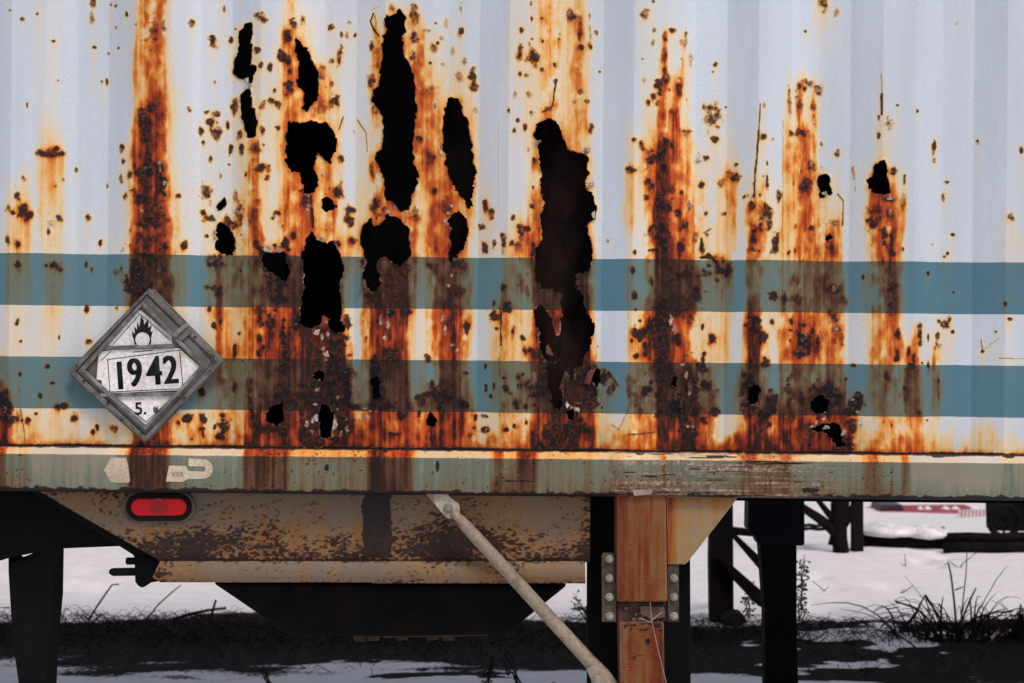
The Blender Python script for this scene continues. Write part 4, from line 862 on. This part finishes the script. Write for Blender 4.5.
for x0, x1, y0, y1, rows in ((602, 616, 553, 622, (559, 578, 597, 616)), (667.8, 679, 565, 622, (578, 597, 616))):
    o = MB().prism([(x0 + 1, y0), (x1, y0), (x1, y1), (x0, y1), (x0 - .5, y0 + 3)], .012, .010).build('side_plate', pl, LG, .002)
    for r_ in rows:
        q_ = bolt((x0 + x1) / 2 + .5, r_, .0115, 3.1, o)
        q_.parent = o
        q_.data.transform(Matrix.Translation(CHS.location - LG.location))
b = MB(); b.prism([(666.5, 495.5), (738, 497), (734, 503), (688, 562), (685, 564.5), (667.5, 564.5)], .006, .01); b.build('gusset_plate', beige, LG, .002)
gusm = painted_rust('gusset_paint', (.21, .185, .14), (0, 0, 0), [(50, 51)])
o = mottled('gusset_face', [(667.5, 497), (736, 498), (733, 503), (688, 561), (684, 563.5), (667.5, 563.5)], .0055, .01, 2500, lambda A, B: -.85 + .7 * (1 - sstep(496, 503, B)), LG, 666, 738, 495, 565, 0,
            stainfn=lambda A, B: -.1 + .9 * strk(A, B, 2600, 5) + 1.2 * (1 - sstep(667, 682, A)) + .5 * (1 - sstep(497, 506, B))); reparent(o, LG, gusm)
b = MB(); b.prism([(588, 492), (617, 492), (690, 492), (692, 900), (588, 900)], .12, .08); b.build('back_post', black, LG, .004)
b = MB(); b.prism([(632, 490), (655, 489), (656, 492), (650, 495), (634, 496)], -.03, .02); b.build('torn_weld', weathered('weld', (.30, .22, .17), (.05, .03, .02), .5, .6, 30, (1, 1, 1)), LG, .002)
b = MB(); b.tube([W(650, 602, -.02), W(652, 622, -.02), W(657, 645, -.018), W(668, 690, -.01)], .0011, 6)
b.tube([W(640, 618, 0), W(650, 622, -.012), W(657, 616, -.005), (W(662, 612, 0))], .0016, 6)
b.build('wire', flat('old_wire', (.30, .24, .18), .6), LG)
b = MB()
b.disc(W(648, 641, .008), 2.6 * K, .004, 14); b.build('plug', flat('dark_plug', (.03, .014, .01), .6), LG)

# far-side leg
FL = empty('landing_leg', W(782, 683, 2.0), 'black landing leg on the far side with a wide head, silhouetted against snow', 'landing leg')
b = MB(); b.prism([(749, 488), (805, 488), (805, 546), (770, 546), (758, 545), (757, 538), (748, 530)], 2.0, .12); b.build('leg_head', flat('blue_black', (.004, .007, .012), .6), FL, .01)
b = MB(); b.prism([(760, 540), (797, 540), (797, 620), (799, 700), (800, 790), (766, 790), (766, 700), (765, 610)], 2.03, .1); b.build('leg_tube', black, FL, .008)

# ================================================================== yard behind
wood = weathered('dark_wood', (.010, .008, .008), (.006, .005, .005), .4, .6, 6, (3, 3, .3), .85)
g0 = G(722, 622)
FR = empty('timber_frame', g0, 'dark timber post with two slanting braces, standing in snow behind the far leg', 'timber frame')
yy = g0.y
def post(px0, px1, ptop, pbot, y, parent, mat, name, t=.12):
    return MB().prism([(px0, ptop), (px1, ptop), (px1, pbot), (px0, pbot)], y, t).build(name, mat, parent, .008)
b = MB(); b.prism([(712, 480), (733, 480), (734, 622), (732, 624), (711, 623), (710, 560)], yy, .13); b.build('post', wood, FR, .008)
b = MB(); b.prism([(733, 538), (735, 533), (772, 568), (772, 579), (765, 576)], yy + .01, .07); b.build('brace', wood, FR, .005)
b = MB(); b.prism([(716, 555), (733, 566), (772, 600), (772, 612), (758, 606), (733, 580)], yy - .06, .05); b.build('brace', wood, FR, .005)
b = MB(); b.prism([(722, 619), (734, 612), (742, 613), (748, 622), (740, 626), (724, 626)], yy - .12, .12); b.build('foot_clod', flat('clod', (.02, .018, .016), .9), FR, .01)
b = MB(); b.prism([(733, 528), (756, 531), (756, 537), (733, 535)], yy + .2, .1); b.build('crossbar', wood, FR, .004)

g1 = G(858, 551.5)
P2 = empty('wooden_post', g1, 'dark square wooden post standing in snow right of the forked tree', 'post')
b = MB(); b.prism([(853, 440), (863, 440), (864, 552.5), (853, 552.5)], g1.y, .1); b.build('shaft', wood, P2, .008)
g2 = G(842, 551)
TR = empty('bare_tree', g2, 'dark bare tree trunk forking into leaning branches in the snow', 'tree')
def Wy(pts): return [W(p[0], p[1], g2.y) for p in pts]
b = MB(); b.tube(Wy([(841, 553), (840, 540), (839, 525), (840, 505), (842, 470), (846, 400), (838, 300)]), [.062, .055, .058, .07, .062, .05, .03], 10); b.build('trunk', wood, TR, 0, True)
for pts, r in (([(838, 535), (829, 526), (817, 517), (800, 506), (775, 490), (740, 440)], .045), ([(840, 530), (850, 516), (856, 500), (868, 460), (890, 400)], .035), ([(830, 545), (833, 533), (835, 520), (836, 505), (832, 470)], .018), ([(838, 524), (828, 513), (818, 500), (812, 480)], .03), ([(843, 470), (815, 430), (800, 360)], .03)):
    MB().tube(Wy(pts), [r * (1 - .7 * i / len(pts)) for i in range(len(pts))], 8).build('branch', wood, TR, 0, True)

snowm = flat('snow_cap', (.82, .79, .81), .8, 0, .06)
def stack(name, x0, x1, ytop, ybot, lumps, label, y=None, mat=wood):
    g = G((x0 + x1) / 2, ybot); e = empty(name, g, label, 'timber'); yd = g.y if y is None else y
    b = MB(); h = (ybot - ytop) / 2
    for k in range(2):
        r = (CD + yd) / F * h / 2
        pts = [W(x0 + (x1 - x0) * t / 6 + rnd_.uniform(-1, 1), ytop + h * (k + .5) + rnd_.uniform(-1, 1), yd + .1 * (1 - k)) for t in range(7)]
        b.tube(pts, r * 1.1, 9)
    b.build('timber', mat, e, 0, True)
    for x_, w_, y_, h_ in lumps:
        bm2 = bmesh.new(); bmesh.ops.create_icosphere(bm2, subdivisions=4, radius=1)
        c = W(x_, y_, yd + .03); k = (CD + yd) / F
        for v in bm2.verts:
            n = math.sin(v.co.x * 5 + x_) * .08 + math.sin(v.co.x * 11 + v.co.y * 5) * .05
            f = 1 - abs(v.co.x) ** 6 * .25
            v.co = Vector((v.co.x * w_ * k, v.co.y * .20, max(v.co.z, -.45) * h_ * k * (1 + n) * f)) + c
        m2 = bpy.data.meshes.new('snow_cap'); bm2.to_mesh(m2); bm2.free(); link('snow_cap', m2, snowm, e, True)
    return e
stack('log_stack', 864, 944, 528, 548, [(889, 30, 531, 8.5), (926, 22, 533, 8)], 'low dark logs under a thick rounded cap of snow')
stack('log_stack', 944, 1100, 533, 552, [], 'long low dark logs at the right edge, bare of snow')
stack('log_stack', 795, 838, 524, 530, [], 'thin dark fallen log lying left of the forked tree', y=10.5)

# red vehicle far down the slope
RY = 41.0
kz = (CD + RY) / F
zr = W(925, 530, RY).z
RV = empty('red_vehicle', (W(925, 530, RY).x, RY, zr), 'low pinkish red vehicle dusted with snow, behind the snow-capped logs', 'vehicle')
redp = flat('faded_red_paint', (.36, .022, .045), .5)
b = MB(); b.prism([(866, 519), (880, 513), (890, 511.5), (982, 510.5), (982, 520), (962, 523), (955, 525), (903, 525), (866, 523)], RY, 1.7); b.build('body', redp, RV, .04)
b = MB(); b.prism([(870, 521), (982, 521), (982, 530), (870, 530)], RY + .05, 1.5); b.build('undercarriage', black, RV, .03)
for x_ in (878, 912, 950, 975):
    b = MB(); b.disc(W(x_, 527, RY + .1), 6 * kz, .25, 20); b.build('wheel', black, RV, .02)
b = MB(); b.prism([(882, 505), (903, 504.5), (905, 512), (880, 512.5)], RY + .2, 1.3); b.build('cab', flat('dark_glass', (.05, .03, .04), .3), RV, .04)
for x_, r_ in ((920, 3.0), (927, 4.0), (945, 4.5), (955, 4.2), (974, 4)):
    b = MB(); b.tube([W(x_ - r_, 509.3, RY + .4), W(x_, 508.8, RY + .4), W(x_ + r_, 509.3, RY + .4)], [.02, .085, .03], 8); b.build('snow_patch', snowm, RV, 0, True)
SB = empty('striped_board', W(972, 530, 38.0), 'white slatted board streaked with red, leaning at the end of the red vehicle', 'board')
b = MB(); b.prism([(959, 510), (986, 509), (985, 528), (960, 531)], 38, .06); b.build('board', flat('chalk_white', (.72, .66, .68), .7), SB)
b = MB()
for i in range(7):
    x_ = 961 + i * 3.7; b.prism([(x_, 510), (x_ + 1.2, 510), (x_ + 1, 524 + (i % 3) * 2), (x_ + .3, 526)], 37.99, .008)
b.build('stripes', redp, SB)
CA = empty('farm_cart', G(1010, 553) + Vector((0, 2.2, -.25)), 'dark old cart with spoked wheels at the right edge behind the long logs', 'cart')
yq = CA.location.y
b = MB(); b.prism([(993, 500), (1080, 498), (1080, 532), (994, 531)], yq + .2, .25); b.build('cart_bed', wood, CA, .01)
for x_ in (1004, 1062):
    b = MB(); c = W(x_, 521, yq); kk = (CD + yq) / F
    prev = None; pts = [c + Vector((math.cos(t) * 15 * kk, 0, math.sin(t) * 15 * kk)) for t in np.linspace(0, 2 * math.pi, 25)]
    b.tube(pts, .025, 8)
    for t in range(8):
        a_ = t * math.pi / 4; b.tube([c, c + Vector((math.cos(a_) * 15 * kk, 0, math.sin(a_) * 15 * kk))], .012, 6)
    b.build('wheel', wood, CA, 0, True)

# ================================================================== winter plants
straw = weathered('dead_grass', (.014, .011, .009), (.026, .019, .013), .45, .6, 20, (1, 1, 1), .85)
def blade(b, base, tip, bend, r, n=6):
    base, tip = Vector(base), Vector(tip); pts = []
    for i in range(n + 1):
        t = i / n; p = base.lerp(tip, t); p = p + Vector(bend) * (math.sin(t * math.pi))
        pts.append(p)
    b.tube(pts, [r * (1 - .75 * i / n) for i in range(n + 1)], 3)
def tuft(px, py, wpx, hpx, n, label, seedn, tall=(), name='dead_grass_tuft', group=None):
    rr_ = random.Random(seedn); g = G(px, py); e = empty(name, g, label, 'dead grass', group); k = (CD + g.y) / F
    b = MB()
    for i in range(n):
        a = rr_.uniform(-1, 1); bx = g.x + a * wpx * .25 * k + rr_.gauss(0, wpx * .06 * k); by = g.y + rr_.gauss(0, .08)
        lean = a * .9 + rr_.gauss(0, .45); h = hpx * k * rr_.uniform(.3, 1)
        tipx = bx + lean * wpx * .32 * k; tipz = h * rr_.uniform(.35, 1)
        blade(b, (bx, by, -.01), (tipx, by + rr_.gauss(0, .08), tipz), (lean * -.1 * h, 0, h * rr_.uniform(.1, .5)), rr_.uniform(.003, .0075))
    b.build('blades', straw, e)
    if tall:
        b = MB()
        for pts, r in tall:
            b.tube([W(p[0], p[1], g.y) for p in pts], [r * (1 - .6 * i / len(pts)) for i in range(len(pts))], 4)
        b.build('tall_stems', straw, e)
    return e
tuft(955, 640, 170, 50, 110, 'wide tangle of bent dead grass with tall broken stems, right of the far leg', 1,
     tall=[([(957, 632), (954, 600), (951, 575), (948, 562), (945, 565)], .006), ([(960, 630), (963, 600), (966, 575), (967, 552)], .004), ([(962, 620), (970, 600), (976, 588)], .006),
           ([(968, 628), (982, 605), (996, 580), (1007, 566)], .003), ([(938, 626), (925, 600), (905, 576)], .002), ([(955, 590), (963, 587)], .004),
           ([(900, 632), (915, 615), (925, 595), (930, 615)], .009), ([(895, 601), (915, 608), (935, 625)], .005), ([(880, 628), (892, 618), (905, 616)], .004), ([(925, 595), (940, 618), (950, 632)], .007), ([(960, 628), (980, 616), (997, 612), (998, 622)], .006), ([(888, 609), (899, 607)], .004)])
tuft(1022, 640, 40, 40, 60, 'small dead grass clump at the right edge beside the wide tangle', 2, tall=[([(1018, 630), (1020, 605)], .004)])
def weed(px, py, top, label, seedn, lean=0, leaves=60, r=.004, cat='weed', name='dry_weed'):
    rr_ = random.Random(seedn); g = G(px, py); e = empty(name, g, label, cat); k = (CD + g.y) / F; H = (py - top) * k
    b = MB(); stems = []
    for s in range(3):
        pts = [Vector((g.x + (rr_.gauss(0, 1.2) + lean * t + math.sin(t * 3 + s) * 2) * k, g.y + rr_.gauss(0, .01), -.01 + H * t * (1 - .12 * s))) for t in np.linspace(0, 1, 7)]
        b.tube(pts, [r * (1 - .7 * i / 7) for i in range(7)], 4); stems.append(pts)
    if leaves > 20:
        b.build('stem', straw, e); b = MB()
    if leaves:
        for i in range(leaves):
            p = rr_.choice(stems); j = rr_.randint(1, 5); c = p[j].lerp(p[j + 1], rr_.random())
            d = Vector((rr_.gauss(0, 1), rr_.gauss(0, .6), rr_.gauss(.1, .6))).normalized()
            q = c + d * rr_.uniform(1.5, 6) * k
            b.tube([c, q], [.0015, .0015], 3); b.tube([q, q + d * 1.6 * k, q + d * 3 * k], [.001, .007, .001], 4)
    b.build('seed_heads' if leaves > 20 else 'stem', straw, e)
weed(799, 622, 553, 'tall dry weed with seed heads hugging the right of the far black leg', 11, 3, 90)
weed(745, 618, 580, 'small leafy dry weed between the timber post and far leg', 12, 5, 40)
weed(588, 621, 592, 'thin dry weed in the snow gap left of the orange leg', 13, -14, 26)
def stick(pts, label, r=.006, cat='stick'):
    g = G(*pts[0]); e = empty('dry_stalk', g, label, cat)
    b = MB(); b.tube([W(p[0], p[1], g.y) for p in pts], [r * (1 - .5 * i / len(pts)) for i in range(len(pts))], 5); b.build('stalk', straw, e)
stick([(89, 620), (96, 608), (107, 592), (112, 585), (119, 584)], 'bent dry stalk rising from snow right of the left leg', .006, 'stalk')
stick([(148, 618), (158, 605), (170, 594), (181, 585)], 'straight thin dry stalk leaning right below the air valve', .005, 'stalk')
stick([(172, 620), (190, 614), (210, 610), (226, 608)], 'dead stalk lying nearly flat on the snow left of the belly box', .010, 'stalk')
stick([(211, 620), (213, 610), (216, 600)], 'short upright dry stalk crossing the flat one', .009, 'stalk')
# foreground stems just inside the shade
for i, (px, py, top, lab) in enumerate(((267, 683, 664, 'small forked dark sprig in the shaded snow below the belly box'), (483, 688, 652, 'brittle dark weed in shaded snow left of the brace rod'), (520, 688, 648, 'leaning dark weed in shaded snow beside the brace rod foot'))):
    weed(px, py, top, lab, 30 + i, (-4, 10, -14)[i], (4, 10, 6)[i], .005)
# scattered twigs poking through the snow beyond the strip
for i in range(16):
    x_, y_ = rnd_.uniform(-3.6, 4.2), rnd_.uniform(5.3, 8.5); k_ = G(512, 600)
    e = empty('twig', (x_, y_, 0), 'thin dark twig poking from the trampled snow beyond the grass strip', 'twig', 'twigs scattered in the snow behind the trailer')
    b = MB(); a = rnd_.uniform(-1.2, 1.2); L = rnd_.uniform(.08, .26)
    pts = [Vector((x_ + L * math.sin(a) * t + rnd_.gauss(0, .006), y_ + rnd_.gauss(0, .02) * t, -.05 + (L * .6 * math.cos(a) + .05) * t)) for t in (0, .3, .6, 1)]
    b.tube(pts, [.005, .004, .003, .002], 5); b.tube([pts[1], pts[1] + Vector((L * .3 * rnd_.choice((-1, 1)), 0, L * .25))], [.003, .0015], 4)
    b.build('stem', straw, e)
# matted dead grass and litter, uncountable
rg_ = random.Random(77); b = MB()
for i in range(11000):
    x = rg_.uniform(-4.2, 4.2); y = min(5.15, max(3.6, rg_.gauss(4.6, .4))) if rg_.random() < .8 else rg_.uniform(4.7, 5.08)
    if x > .8 and 4.2 < y < 4.5 and rg_.random() < .85: continue
    if y < 4.3 and rg_.random() < .6: continue
    L = abs(rg_.gauss(.04, .045)) + .02; a = rg_.uniform(0, 2 * math.pi); up = rg_.uniform(.0, .34)
    tip = (x + math.cos(a) * L, y + math.sin(a) * L * .6, L * up)
    blade(b, (x, y, -.004), tip, (0, 0, L * .25), rg_.uniform(.0012, .0032), 2)
tag(b.build('dead_grass', straw), 'matted dark dead grass on the strip behind the trailer', None, None, 'stuff')
